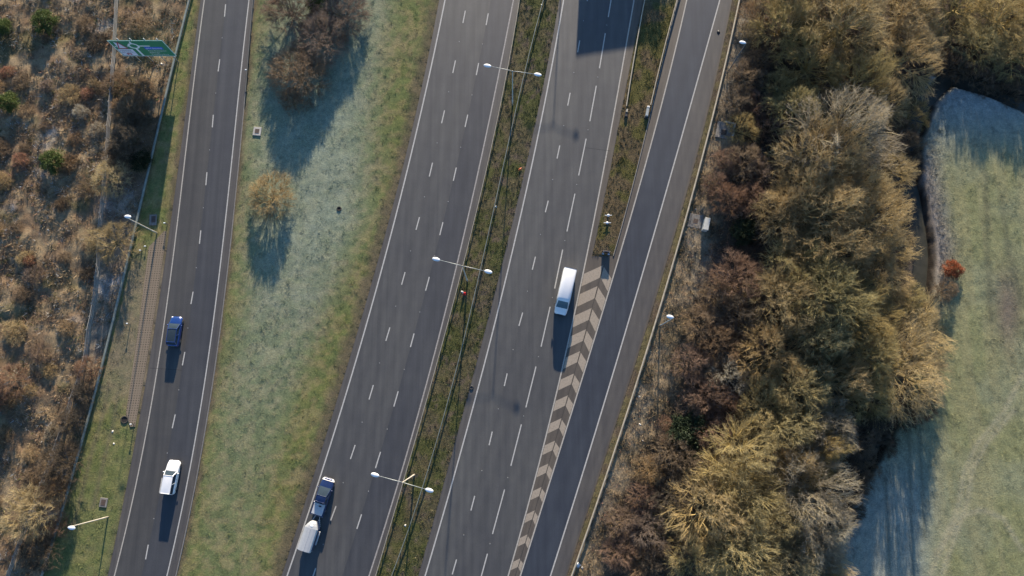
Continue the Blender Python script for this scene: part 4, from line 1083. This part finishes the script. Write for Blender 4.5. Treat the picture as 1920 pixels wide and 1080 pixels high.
# ------------------------------------------------------------------ plants: prototypes (crown radius 1, height 1), copied many times
def grow_tree(seed, trunk_h, nominal, nmain, nsub, nfine, radii, twigs, twig_len, twig_w, zlow=0.35, lump=0.35, leaf=0, leaf_size=0.1):
    """limbs reach for points spread through a lumpy dome; nominal: (radius, height) in metres"""
    rg = np.random.default_rng(seed)
    R0, H0 = nominal
    base = np.array([0, 0, trunk_h])
    ox, oy = rg.uniform(0, 90, 2)
    def targets(n, jit, k):
        i = np.arange(n) + 0.5
        r = np.sqrt(i / n); th = i * 2.39996 + rg.uniform(0, 6.28)
        th = th + rg.normal(0, jit, n); r = np.clip(r + rg.normal(0, jit * 0.12, n), 0.02, 1.0)
        edge = 0.80 + 0.36 * vnoise(2.2 * np.cos(th) + ox, 2.2 * np.sin(th) + oy, 2)
        x, y = r * edge * R0 * np.cos(th), r * edge * R0 * np.sin(th)
        l = 1 - lump + 2 * lump * (vnoise(x / R0 * 2.6 + ox, y / R0 * 2.6 + oy, 5) - 0.15)
        z = (zlow + (1 - zlow) * np.sqrt(np.clip(1.02 - r ** 2, 0, 1))) * H0 * np.clip(l, 0.45, 1.05) * k
        return np.stack([x, y, np.maximum(z, 0.15)], 1)
    def bez(p, q, up, n, wob):
        c = p * 0.5 + q * 0.5 + np.array([0, 0, up]) + rg.normal(0, wob, 3)
        t = np.linspace(0, 1, n)[:, None]
        return p * (1 - t) ** 2 + c * 2 * t * (1 - t) + q * t ** 2
    limbs, mains, subs, fine = [], [], [], []
    if trunk_h > 0.3:
        limbs.append((bez(np.zeros(3), base, 0.1, 4, 0.05), radii[0] * 1.9, radii[0] * 1.5, 0))
    for T in targets(nmain, 0.25, 0.80):
        st = base * rg.uniform(0.75, 1.0) + np.array([rg.normal(0, .03 * R0), rg.normal(0, .03 * R0), 0])
        pl = bez(st, st + (T - st) * 0.82, 0.05 * H0, 6, 0.06 * R0)
        mains.append(pl); limbs.append((pl, radii[0], radii[0] * 0.35, 1))
    def attach(T, pool, back):
        pts = np.concatenate([q[1:] for q in pool])
        d = np.linalg.norm(pts - T, axis=1) + back * np.maximum(0, np.linalg.norm(pts, axis=1) - 0.85 * np.linalg.norm(T))
        return pts[np.argmin(d + rg.uniform(0, 0.12 * R0, len(d)))]
    for T in targets(nsub, 0.35, 0.92):
        p = attach(T * 0.72, mains, 2.0)
        pl = bez(p, T, 0.03 * H0, 5, 0.04 * R0)
        subs.append(pl); limbs.append((pl, radii[1], radii[1] * 0.4, 2))
    for T in targets(nfine, 0.5, 1.0):
        T = T * rg.uniform(0.86, 1.0)
        p = attach(T * 0.86, subs, 1.0)
        pl = bez(p, T, 0.015 * H0, 4, 0.03 * R0)
        fine.append(pl); limbs.append((pl, radii[2], radii[2] * 0.5, 3))
    V, F = [], []
    for pts, r0, r1, lev in limbs:
        n = 6 if lev <= 1 else (4 if lev == 2 else 3)
        bs = len(V); m = len(pts)
        for i in range(m):
            d = pts[min(i + 1, m - 1)] - pts[max(i - 1, 0)]; d = d / (np.linalg.norm(d) + 1e-9)
            a = np.cross(d, [0.3, 0.2, 1.0]); a /= (np.linalg.norm(a) + 1e-9); b = np.cross(d, a)
            r = r0 + (r1 - r0) * i / (m - 1)
            for k in range(n):
                t = 6.2832 * k / n
                V.append(pts[i] + (a * math.cos(t) + b * math.sin(t)) * r)
        for i in range(m - 1):
            for k in range(n):
                F.append((bs + i * n + k, bs + i * n + (k + 1) % n, bs + (i + 1) * n + (k + 1) % n, bs + (i + 1) * n + k))
    V = np.array(V)
    src = np.stack(fine + [q[[0, 1, 3, 4]] for q in subs])
    wts = np.array([1.0] * len(fine) + [0.8] * len(subs)); wts /= wts.sum()
    A = src[rg.choice(len(src), twigs, p=wts)]
    t = rg.uniform(0.30, 1.0, twigs) * 2.999
    i0 = t.astype(int); f = (t - i0)[:, None]
    ar = np.arange(twigs)
    p0 = A[ar, i0] * (1 - f) + A[ar, i0 + 1] * f
    dd = A[ar, i0 + 1] - A[ar, i0]; dd /= (np.linalg.norm(dd, axis=1, keepdims=True) + 1e-9)
    rd = rg.normal(0, 1, (twigs, 3)); rd /= np.linalg.norm(rd, axis=1, keepdims=True)
    out = p0 - base * 0.6; out /= (np.linalg.norm(out, axis=1, keepdims=True) + 1e-9)
    d = dd * 0.55 + rd * 0.80 + out * 0.38; d[:, 2] += 0.08; d /= np.linalg.norm(d, axis=1, keepdims=True)
    L = twig_len * rg.uniform(0.40, 1.25, (twigs, 1))
    sd = np.cross(d, rg.normal(0, 1, (twigs, 3))); sd /= (np.linalg.norm(sd, axis=1, keepdims=True) + 1e-9)
    w = twig_w * rg.uniform(0.6, 1.3, (twigs, 1))
    mid = p0 + d * L * 0.5 + rg.normal(0, 0.07, (twigs, 3)) * L
    tip = mid + (d + rg.normal(0, 0.25, (twigs, 3))) * L * 0.5
    VT = np.stack([p0 - sd * w, p0 + sd * w, mid + sd * w * 0.7, mid - sd * w * 0.7, tip], 1).reshape(-1, 3)
    b = np.arange(twigs)[:, None] * 5
    FT4, FT3 = b + np.array([[0, 1, 2, 3]]), b + np.array([[3, 2, 4]])
    r95 = np.percentile(np.hypot(VT[:, 0], VT[:, 1]), 94); hmax = np.percentile(VT[:, 2], 99.5)
    sc = np.array([1 / r95, 1 / r95, 1 / hmax])
    trunk = np_mesh("trunk", V * sc, np.array(F), M['wood_limb'], True)
    crown = np_mesh("crown", VT * sc, [FT4, FT3], M['wood_twig'])
    if leaf:
        k = leaf
        pk = rg.choice(twigs, k)
        c = tip[pk] * 0.6 + mid[pk] * 0.4 + rg.normal(0, 0.12, (k, 3))
        u = rg.normal(0, 1, (k, 3)); u /= np.linalg.norm(u, axis=1, keepdims=True)
        v = np.cross(u, rg.normal(0, 1, (k, 3))); v /= np.linalg.norm(v, axis=1, keepdims=True)
        s = leaf_size * rg.uniform(0.6, 1.3, (k, 1))
        VL = np.stack([c - u * s, c + v * s * 0.55, c + u * s, c - v * s * 0.55], 1).reshape(-1, 3)
        FL = np.arange(k)[:, None] * 4 + np.array([[0, 1, 2, 3]])
        crown = np_mesh("crown", VL * sc, FL, M['leaf'])
    return trunk, crown
PROTO = {'bush': [], 'tree': [], 'fan': [], 'shrub': [], 'leafy': [], 'mound': []}
for s in range(5):
    PROTO['tree'].append(grow_tree(100 + s, 2.4, (5, 9), 13, 110, 620, (0.10, 0.042, 0.019), 12000, 0.55, 0.0105, 0.30, 0.60))
for s in range(4):
    PROTO['fan'].append(grow_tree(200 + s, 0.8, (5, 8), 24, 140, 620, (0.075, 0.034, 0.017), 12000, 0.58, 0.0105, 0.22, 0.42))
for s in range(2):
    PROTO['bush'].append(grow_tree(600 + s, 0.3, (3.6, 4.2), 26, 150, 700, (0.040, 0.020, 0.011), 17000, 0.40, 0.0085, 0.14, 0.26))
for s in range(4):
    PROTO['shrub'].append(grow_tree(300 + s, 0.0, (2.4, 3), 16, 80, 300, (0.030, 0.015, 0.009), 6500, 0.36, 0.0100, 0.22, 0.38))
for s in range(2):
    PROTO['leafy'].append(grow_tree(400 + s, 0.0, (1.6, 1.8), 12, 50, 120, (0.03, 0.014, 0.008), 1500, 0.30, 0.010, 0.2, 0.3, 5200, 0.075))
for s in range(3):
    PROTO['mound'].append(grow_tree(500 + s, 0.0, (1.8, 1.1), 16, 60, 140, (0.018, 0.010, 0.007), 3000, 0.42, 0.0115, 0.15, 0.45))
HUE = {'tan': (0.365, 0.284, 0.160), 'yellow': (0.365, 0.295, 0.155), 'olive': (0.305, 0.248, 0.122), 'grey': (0.345, 0.295, 0.222), 'brown': (0.235, 0.172, 0.115),
       'red': (0.235, 0.155, 0.112), 'purple': (0.225, 0.168, 0.130), 'dark': (0.135, 0.106, 0.078), 'green': (0.082, 0.108, 0.030), 'orange': (0.30, 0.100, 0.045), 'darkgreen': (0.034, 0.046, 0.022), 'russet': (0.34, 0.185, 0.120), 'straw': (0.315, 0.235, 0.142)}
WORD = {'tan': "tan", 'yellow': "yellowish", 'olive': "olive-brown", 'grey': "pale grey-buff", 'brown': "brown", 'red': "reddish-brown", 'purple': "purplish-brown", 'dark': "dark brown", 'green': "green leafy", 'orange': "bright orange", 'darkgreen': "dark evergreen", 'russet': "russet", 'straw': "straw-coloured"}
NAMES = {'bush': ("bare_shrub", "shrub"), 'tree': ("bare_tree", "tree"), 'fan': ("bare_tree", "tree"), 'shrub': ("bare_shrub", "shrub"), 'leafy': ("leafy_shrub", "shrub"), 'mound': ("bramble_mound", "bramble")}
PL = []      # (object, hue, kind word, px, py, zone)
_cnt = {}
def plant(kind, hue, px, py, rpx, zone, label=None, hk=None):
    R = rpx / 12.2
    hk = hk or {'bush': 1.1, 'tree': 1.45, 'fan': 1.35, 'shrub': 1.25, 'leafy': 1.15, 'mound': 0.75}[kind]
    H = hk * R + (2.2 if kind in ('tree', 'fan') else 0.2)
    x, y = map(float, G(px, py, H * 0.6))
    z = hz(x, y)
    k = _cnt.get(kind, 0); _cnt[kind] = k + 1
    tm, cm = PROTO[kind][k % len(PROTO[kind])]
    nm, cat = NAMES[kind]
    t = thing(nm, label or "x", cat, (x, y, z - 0.12), random.uniform(0, 6.28))
    t.scale = (R, R * random.uniform(0.9, 1.1), H)
    c = HUE[hue]; j = random.uniform(0.85, 1.15); w = random.uniform(-0.06, 0.06)
    col = (c[0] * j * (1 + w), c[1] * j, c[2] * j * (1 - w), 1)
    a = link("trunk", tm, t); a.color = col
    b = link("crown", cm, t); b.color = col
    if label is None: PL.append([t, hue, cat, px, py, zone])
    return t
# --- the wood
BIG = [(1590,25,88,'tan'),(1482,40,62,'olive'),(1702,22,75,'tan'),(1800,12,70,'olive'),(1890,25,78,'olive'),(1700,105,74,'tan'),(1622,140,70,'olive'),(1532,105,64,'olive'),(1850,78,55,'olive'),(1912,105,48,'olive'),(1655,195,55,'tan'),(1728,60,50,'tan'),
       (1592,248,92,'grey'),(1548,305,80,'tan'),(1655,318,66,'tan'),(1500,190,55,'olive'),(1540,388,90,'tan'),(1640,408,68,'tan'),(1602,352,62,'tan'),(1482,402,55,'tan'),(1668,468,55,'tan'),(1572,468,74,'tan'),(1500,492,56,'olive'),
       (1652,522,62,'tan'),(1562,558,78,'olive'),(1482,560,66,'tan'),(1618,592,64,'olive'),(1738,612,64,'tan'),(1696,690,88,'tan'),(1640,664,62,'olive'),(1552,650,66,'yellow'),(1462,660,62,'tan'),(1502,728,58,'yellow'),(1572,718,56,'tan'),(1440,770,50,'yellow'),(1636,742,52,'olive'),
       (1482,806,64,'yellow'),(1556,800,54,'grey'),(1402,866,66,'yellow'),(1372,905,60,'yellow'),(1478,880,64,'tan'),(1540,852,54,'olive'),(1404,942,70,'yellow'),(1526,924,82,'grey'),(1342,958,70,'tan'),(1462,984,62,'yellow'),(1540,1004,62,'grey'),(1392,1030,70,'yellow'),(1312,1052,52,'yellow'),(1480,1062,64,'tan'),(1570,1060,40,'grey'),
       (1420,1085,60,'olive'),(1600,-60,80,'tan'),(1700,-60,80,'olive'),(1500,-50,70,'tan'),(1960,40,70,'olive'),(1530,1105,60,'tan')]
for i, (px, py, r, h) in enumerate(BIG):
    low = 2.2 if (px > 1745 and py < -70) else 0.55 if (px > 1745 and py < 200) else (0.8 if px > 1640 else None)
    plant('fan' if i % 3 == 1 else 'tree', h, px, py, r * 1.06, 'wood', None, low)
SHR = [(1425,20,36,'brown'),(1455,75,36,'dark'),(1408,62,26,'straw'),(1432,112,34,'dark'),(1400,142,38,'brown'),(1385,190,34,'brown'),(1424,196,30,'red'),(1452,236,36,'red'),(1402,300,40,'brown'),(1362,300,28,'red'),(1344,345,26,'red'),(1372,372,38,'red'),(1424,372,40,'red'),(1438,322,40,'purple'),(1472,300,36,'olive'),(1396,240,34,'olive'),(1472,160,40,'olive'),
       (1440,440,30,'dark'),(1386,524,52,'red'),(1352,560,40,'brown'),(1404,586,52,'dark'),(1322,602,36,'brown'),(1352,650,42,'brown'),(1302,682,36,'red'),(1368,706,42,'grey'),(1414,640,42,'brown'),(1326,738,38,'red'),(1298,762,28,'purple'),(1364,762,36,'red'),(1330,700,30,'brown'),(1436,540,40,'grey'),(1440,600,36,'brown'),(1424,706,38,'olive'),
       (1334,812,36,'red'),(1262,852,36,'brown'),(1302,872,40,'brown'),(1222,884,28,'straw'),(1262,930,42,'dark'),(1206,934,28,'red'),(1172,982,32,'purple'),(1222,1000,40,'purple'),(1162,1042,34,'red'),(1272,1020,42,'brown'),(1232,1062,36,'dark'),(1300,930,36,'dark'),(1340,880,36,'brown'),(1200,1060,30,'brown'),(1256,980,34,'olive'),
       (1612,822,40,'dark'),(1602,902,38,'dark'),(1726,760,34,'dark'),(1650,800,32,'dark'),(1720,300,30,'dark'),(1705,560,36,'olive'),(1860,130,42,'dark'),(1800,115,36,'dark'),(1912,160,34,'dark'),(1570,985,34,'dark'),(1676,770,30,'brown'),(1775,545,22,'brown'),(1716,212,34,'olive'),(1722,272,30,'brown'),(1694,250,34,'brown'),(1702,772,32,'dark'),(1668,832,32,'dark'),(1640,872,28,'brown'),(1600,958,28,'dark'),(1560,1040,26,'dark')]
for px, py, r, h in SHR: plant('shrub', h, px, py, r, 'wood')
plant('shrub', 'red', 1248, 795, 15, 'wood', "upper of two small round red shrubs on the bank right of the barrier")
plant('shrub', 'red', 1249, 822, 15, 'wood', "lower of two small round red shrubs on the bank right of the barrier")
plant('leafy', 'darkgreen', 1290, 806, 30, 'wood', "dark green leafy shrub right of the two small red shrubs")
plant('leafy', 'darkgreen', 1398, 432, 24, 'wood', "dark green leafy shrub just right of the pale cabinet")
plant('leafy', 'darkgreen', 1508, 60, 30, 'wood', "dark green leafy shrub among bare trees at the top of the wood")
plant('leafy', 'darkgreen', 1300, 850, 24, 'wood', "dark green leafy shrub below the other one by the red shrubs")
plant('leafy', 'orange', 1788, 505, 17, 'field', "bright orange shrub on the field side of the stream bank", 0.9)
# --- the wide verge
plant('bush', 'tan', 506, 368, 47, 'verge', "round tan-brown bare bush alone in the frosty verge", 0.8)
plant('bush', 'brown', 558, 136, 60, 'verge', "brown bare bush lowest of the clump in the wide verge", 0.75)
plant('bush', 'purple', 598, 70, 58, 'verge', "purplish bare tree with pale stems in the verge clump", 0.8)
plant('bush', 'purple', 642, 22, 52, 'verge', "purplish bare tree on the right of the verge clump", 0.75)
plant('bush', 'purple', 540, 14, 52, 'verge', "dark purplish shrub at the top left of the verge clump")
plant('shrub', 'brown', 548, 186, 26, 'verge', "small brown shrub at the foot of the verge clump")
plant('leafy', 'green', 592, 4, 20, 'verge', "small green leafy shrub at the top of the verge clump")
for i, (px, py, r) in enumerate([(612, -75, 40), (655, -150, 38)]):
    plant('fan', 'olive', px, py, r, 'beyond', None, 1.2)
plant('shrub', 'olive', 1228, -60, 26, 'beyond', None, 1.5)
# --- the scrub on the left
for px, py, r, k, h, lab in [(205,330,35,'shrub','tan',"round tan shrub by the fence above the shaded gap"),(200,450,42,'shrub','tan',"wide tan shrub by the fence left of the lamp head"),(52,962,48,'shrub','tan',"large tan shrub at the lower left corner scrub"),
        (232,205,34,'shrub','brown',"brown shrub right of the fence below the green sign"),(238,258,42,'shrub','dark',"large dark brown shrub between fence and barrier below the sign"),(262,300,20,'leafy','darkgreen',"small dark evergreen shrub beside the tan shrub by the fence"),
        (216,160,28,'mound','brown',"brown bramble patch straddling the fence below the sign"),(262,215,26,'shrub','dark',"dark brown shrub nearest the barrier below the sign"),(222,290,30,'shrub','dark',"dark brown shrub just above the round tan fence shrub"),
        (96,300,21,'leafy','green',"round green shrub in the middle of the upper scrub"),(14,190,19,'leafy','green',"green shrub at the left edge of the picture"),(78,36,22,'leafy','green',"green shrub at the top of the scrub"),(6,48,15,'leafy','green',"green shrub in the upper left corner"),
        (52,489,14,'mound','russet',"small pinkish russet bramble alone in the scrub"),(4,752,20,'mound','russet',"russet bramble at the left edge above the tan shrub"),(14,712,32,'shrub','red',"reddish-brown shrub at the left edge"),(160,172,14,'mound','russet',"russet bramble left of the fence below the sign"),
        (10,132,15,'mound','russet',"russet bramble below the green shrub at the left edge"),(36,300,17,'mound','russet',"russet bramble left of the round green shrub"),(160,690,24,'shrub','red',"reddish-brown shrub between fence and barrier"),(112,870,42,'shrub','dark',"dark brown shrub against the barrier at the lower left"),
        (128,790,26,'shrub','dark',"dark brown shrub across the fence line"),(150,738,22,'shrub','dark',"small dark brown shrub by the fence foot"),(92,925,30,'shrub','brown',"brown shrub above the large tan shrub"),(70,1040,34,'shrub','dark',"dark brown shrub at the bottom beside the barrier"),(108,985,22,'shrub','red',"reddish shrub near the lower left lamp head"),
        (258,45,26,'mound','brown',"brown bramble patch above the big green sign"),(268,165,24,'mound','brown',"brown bramble patch under the big green sign")]:
    plant(k, h, px, py, r, 'scrub', lab)
rs = np.random.default_rng(21)
pts = []
while len(pts) < 46:
    px, py = rs.uniform(-20, 225), rs.uniform(-60, 1090)
    X, Y = map(float, G(px, py))
    if X > float(FENCE(Y)) - 1.5: continue
    if any((px - a) ** 2 + (py - b) ** 2 < 34 ** 2 for a, b in pts): continue
    pts.append((px, py))
for px, py in pts:
    h = rs.choice(['brown', 'tan', 'dark', 'straw', 'red', 'russet', 'grey', 'purple'], p=[0.30, 0.24, 0.06, 0.20, 0.03, 0.03, 0.09, 0.05])
    plant('mound' if rs.random() < 0.75 else 'shrub', str(h), px, py, rs.uniform(9, 24), 'scrub', None, rs.uniform(0.45, 0.8))
# fallen trunk in a gap of the wood
x, y, z = at(1380, 770)
lg = thing("fallen_trunk", "bare mossy trunk lying in a dark gap of the wood", "tree trunk", (x, y, z + 0.25), 1.25)
MB().tube([(-3.2, 0, 0.1), (-1, 0.1, 0.15), (1.2, 0.0, 0.2), (3.2, -0.15, 0.35)], [0.26, 0.24, 0.2, 0.14], 9).build("log", plain("mossy_bark", (0.12, 0.10, 0.06), 0.9), lg, True)
MB().tube([(1.0, 0, 0.2), (1.8, 0.9, 0.7)], [0.09, 0.05], 6).build("branch_stub", M['timber'], lg, True)

# labels of the many plants: colour, kind, and the landmark they stand nearest to
MARKS = [("the top right corner", 1880, 20), ("the top edge of the wood", 1560, 0), ("the dark ditch at the top of the field", 1850, 150), ("the upper stream bend", 1715, 250), ("the open stream", 1735, 430), ("the orange shrub", 1788, 507),
         ("the roadside lamp at the top", 1395, 80), ("the concrete slab", 1360, 246), ("the pale cabinet", 1322, 418), ("the lower roadside lamp", 1255, 595), ("the two small red shrubs", 1248, 808), ("the fallen trunk", 1380, 770), ("the barrier at the bottom right", 1110, 1040),
         ("the middle of the wood", 1560, 560), ("the heart of the upper wood", 1560, 330), ("the field edge below the widest tree", 1680, 790), ("the lower field edge", 1560, 1000), ("the bottom of the wood", 1400, 1060), ("the lower middle of the wood", 1480, 850),
         ("the green shrub at the top", 78, 36), ("the green shrub at the left edge", 14, 190), ("the round green shrub", 96, 300), ("the big green sign", 225, 90), ("the wide tan fence shrub", 200, 450), ("the small russet bramble", 52, 489), ("the left edge halfway down", 10, 600), ("the fence halfway down", 170, 620), ("the red-brown shrub at the left edge", 10, 720), ("the frosty patch of the lower scrub", 20, 870), ("the bottom left corner", 20, 1050), ("the verge clump beyond the picture", 610, -120), ("the shaded gore", 1228, -60)]
ORD = ["highest", "second-highest", "third-highest", "fourth-highest", "fifth-highest", "sixth-highest", "seventh-highest", "eighth-highest", "ninth-highest"]
groups = {}
for r in PL:
    mk = min(MARKS, key=lambda m: (m[1] - r[3]) ** 2 + (m[2] - r[4]) ** 2)
    groups.setdefault((r[1], r[2], mk[0]), []).append(r)
ZG = {'wood': "bare trees and shrubs of the wood", 'scrub': "brambles and shrubs of the scrub", 'beyond': "trees beyond the top edge", 'verge': "clump on the wide verge", 'field': "field shrubs"}
for (h, cat, mk), rows in groups.items():
    rows.sort(key=lambda r: r[4])
    w = {'tree': "bare tree", 'shrub': "shrub", 'bramble': "bramble patch"}[cat]
    for i, r in enumerate(rows):
        if len(rows) == 1: lab = f"{WORD[h]} {w} nearest {mk}"
        elif len(rows) == 2: lab = f"{'upper' if i == 0 else 'lower'} of two {WORD[h]} {w}{'es' if w.endswith('ch') else 's'} near {mk}"
        else: lab = f"{ORD[i]} {WORD[h]} {w} near {mk}"
        r[0]["label"] = lab
        r[0]["group"] = ZG[r[5]]

# ------------------------------------------------------------------ grass and ground cover: too many blades to count
def tufts(name, label, X, Y, h, rad, nb, col, wid=0.16, lean=0.7, seed=1):
    rg = np.random.default_rng(seed)
    n = len(X)
    Z = height(X, Y) - 0.02
    X, Y, Z, h, rad = (np.repeat(a, nb) for a in (X, Y, Z, h, rad))
    col = np.repeat(col, nb, 0)
    m = n * nb
    az, az2 = rg.uniform(0, 6.283, m), rg.uniform(0, 6.283, m)
    r = rad * np.sqrt(rg.random(m)) * 0.6
    bx, by = X + r * np.cos(az), Y + r * np.sin(az)
    hh = h * rg.uniform(0.5, 1.15, m)
    le = lean * rad * rg.uniform(0.3, 1.2, m)
    tx_, ty_, tz = bx + le * np.cos(az + rg.normal(0, .6, m)), by + le * np.sin(az + rg.normal(0, .6, m)), Z + hh
    w = wid * (0.5 * rad + 0.5 * hh) * rg.uniform(0.7, 1.3, m)
    cx, cy = np.cos(az2) * w, np.sin(az2) * w
    V = np.stack([np.stack([bx - cx, by - cy, Z], 1), np.stack([bx + cx, by + cy, Z], 1), np.stack([tx_, ty_, tz], 1)], 1).reshape(-1, 3)
    F = np.arange(m * 3).reshape(-1, 3)
    mot = 0.62 + 0.76 * vnoise(bx / 0.33, by / 0.33, 3)
    c = np.repeat(col * (mot * rg.uniform(0.7, 1.35, m))[:, None], 3, 0)
    o = link(name, np_mesh(name, V, F, M['grass'], False, None, c))
    return tag(o, label, "grass", None, "stuff")
def scatter(n, px0, px1, py0, py1, seed):
    rg = np.random.default_rng(seed)
    (xa, ya), (xb, yb) = G(px0, py1), G(px1, py0)
    (xc, _), (xd, _) = G(px0, py0), G(px1, py1)
    x0, x1 = min(xa, xc), max(xb, xd)
    return rg.uniform(x0, x1, n), rg.uniform(ya, yb, n), rg
# scrub: coarse tussocks
X, Y, rg = scatter(44000, -30, 330, -40, 1110, 31)
k = (X < BARL(Y) - 0.25) & (np.abs(X - FENCE(Y)) > 0.45)
X, Y = X[k], Y[k]
dn = fbm(X, Y, 3.2, 5)
k = rg.random(len(X)) < sstep(0.30, 0.60, dn) * 0.9 + 0.12
X, Y = X[k], Y[k]; dn = dn[k]
col = ground_col(X, Y)
pick = rg.random(len(X))
col = np.where((pick < 0.30)[:, None], np.array(HUE['straw']) * 0.9, np.where((pick < 0.40)[:, None], np.array(HUE['brown']), np.where((pick < 0.44)[:, None], np.array(HUE['russet']) * 0.8, np.where((pick < 0.50)[:, None], np.array((0.085, 0.09, 0.03)), np.where((pick < 0.58)[:, None], np.array((0.34, 0.34, 0.33)), col)))))
tufts("dry_grass", "tangled straw and brown tussocks covering the left scrub", X, Y, 0.10 + 0.45 * rg.random(len(X)) ** 2, 0.18 + 0.55 * rg.random(len(X)) ** 2, 9, col, 0.09, 1.1, 2)
# short grass on the verges
X, Y, rg = scatter(120000, 60, 860, -40, 1110, 32)
d = pave_dist(X, Y)
k = (((X > BARL(Y) + 0.2) & (X < A_le(Y) - 0.12)) | ((X > A_re(Y) + 0.2) & (X < B_le(Y) - 0.1)))
X, Y, d = X[k], Y[k], d[k]
pav = (X > A_le(Y) - 2.7) & (X < A_le(Y)) & (Y > float(G(255, 800)[1])) & (Y < float(G(305, 440)[1]))
k = ~pav | (rg.random(len(X)) < 0.06)
X, Y, d = X[k], Y[k], d[k]
col = ground_col(X, Y) * 1.12
tufts("short_grass", "short frosty grass of the verges either side of the left slip road", X, Y, (0.04 + 0.13 * sstep(0.3, 0.8, fbm(X, Y, 0.8, 4))) * sstep(-0.3, 1.2, d), rg.uniform(0.10, 0.24, len(X)), 4, col, 0.16, 0.9, 3)
# central reserve and gore
X, Y, rg = scatter(60000, 680, 1290, -40, 1110, 33)
k = ((X > B_re(Y) + 0.15) & (X < C_le(Y) - 0.02)) | ((X > C_re(Y) - 0.02) & (X < D_le(Y) - 0.22) & (Y > NOSE_Y))
X, Y = X[k], Y[k]
pick = rg.random(len(X))
col = ground_col(X, Y)
col = np.where((pick < 0.12)[:, None], np.array((0.20, 0.175, 0.10)), np.where((pick < 0.30)[:, None], np.array((0.06, 0.075, 0.02)), col))
tufts("reserve_grass", "mossy rough grass of the central reserve and gore", X, Y, 0.05 + 0.22 * fbm(X, Y, 1.2, 6), rg.uniform(0.10, 0.26, len(X)), 6, col, 0.16, 0.8, 4)
# bank behind the right barrier
X, Y, rg = scatter(42000, 1030, 1480, -40, 1110, 34)
k = (X > D_re(Y) + 0.05) & (X < WOOD(Y) + 4.5 * rg.random(len(X)))
X, Y = X[k], Y[k]
bey = X > BARR(Y) + 0.2
pick = rg.random(len(X))
col = ground_col(X, Y)
col = np.where((bey & (pick < 0.25))[:, None], np.array(HUE['straw']) * 0.95, np.where((pick < 0.36)[:, None], np.array((0.13, 0.09, 0.06)), np.where((bey & (pick < 0.40))[:, None], np.array((0.20, 0.10, 0.07)), col)))
tufts("bank_grass", "dry tan grass on the bank behind the right barrier", X, Y, np.where(bey, 0.12 + 0.35 * fbm(X, Y, 2, 2), 0.06 + 0.12 * rg.random(len(X))), np.where(bey, 0.3, 0.15), 6, col, 0.12, 0.9, 5)
# floor of the wood
X, Y, rg = scatter(9000, 1100, 1930, -40, 1110, 35)
k = (X > WOOD(Y) - 1) & ~in_field(X, Y) & (dist_poly(X, Y, SX, SY) > 1.8)
X, Y = X[k], Y[k]
col = np.where((rg.random(len(X)) < 0.3)[:, None], np.array((0.13, 0.10, 0.06)), np.array((0.07, 0.052, 0.035)))
tufts("undergrowth", "dark tangled undergrowth on the floor of the wood", X, Y, rg.uniform(0.3, 1.0, len(X)), rg.uniform(0.3, 0.8, len(X)), 9, col, 0.06, 0.9, 6)
# the field
X, Y, rg = scatter(110000, 1480, 1935, 120, 1110, 36)
k = in_field(X, Y) & (dist_poly(X, Y, SX, SY) > 2.0)
X, Y = X[k], Y[k]
col = ground_col(X, Y) * 1.1
px, py = P(X, Y)
rough = sstep(90, 10, px - np.interp(py, STREAM[4:, 1], STREAM[4:, 0]))
tufts("field_grass", "pale frosted meadow grass of the field on the right", X, Y, 0.03 + 0.08 * sstep(0.3, 0.8, fbm(X, Y, 0.8, 1)) + 0.22 * rough * rg.random(len(X)), rg.uniform(0.12, 0.26, len(X)), 4, col, 0.17, 0.9, 7)
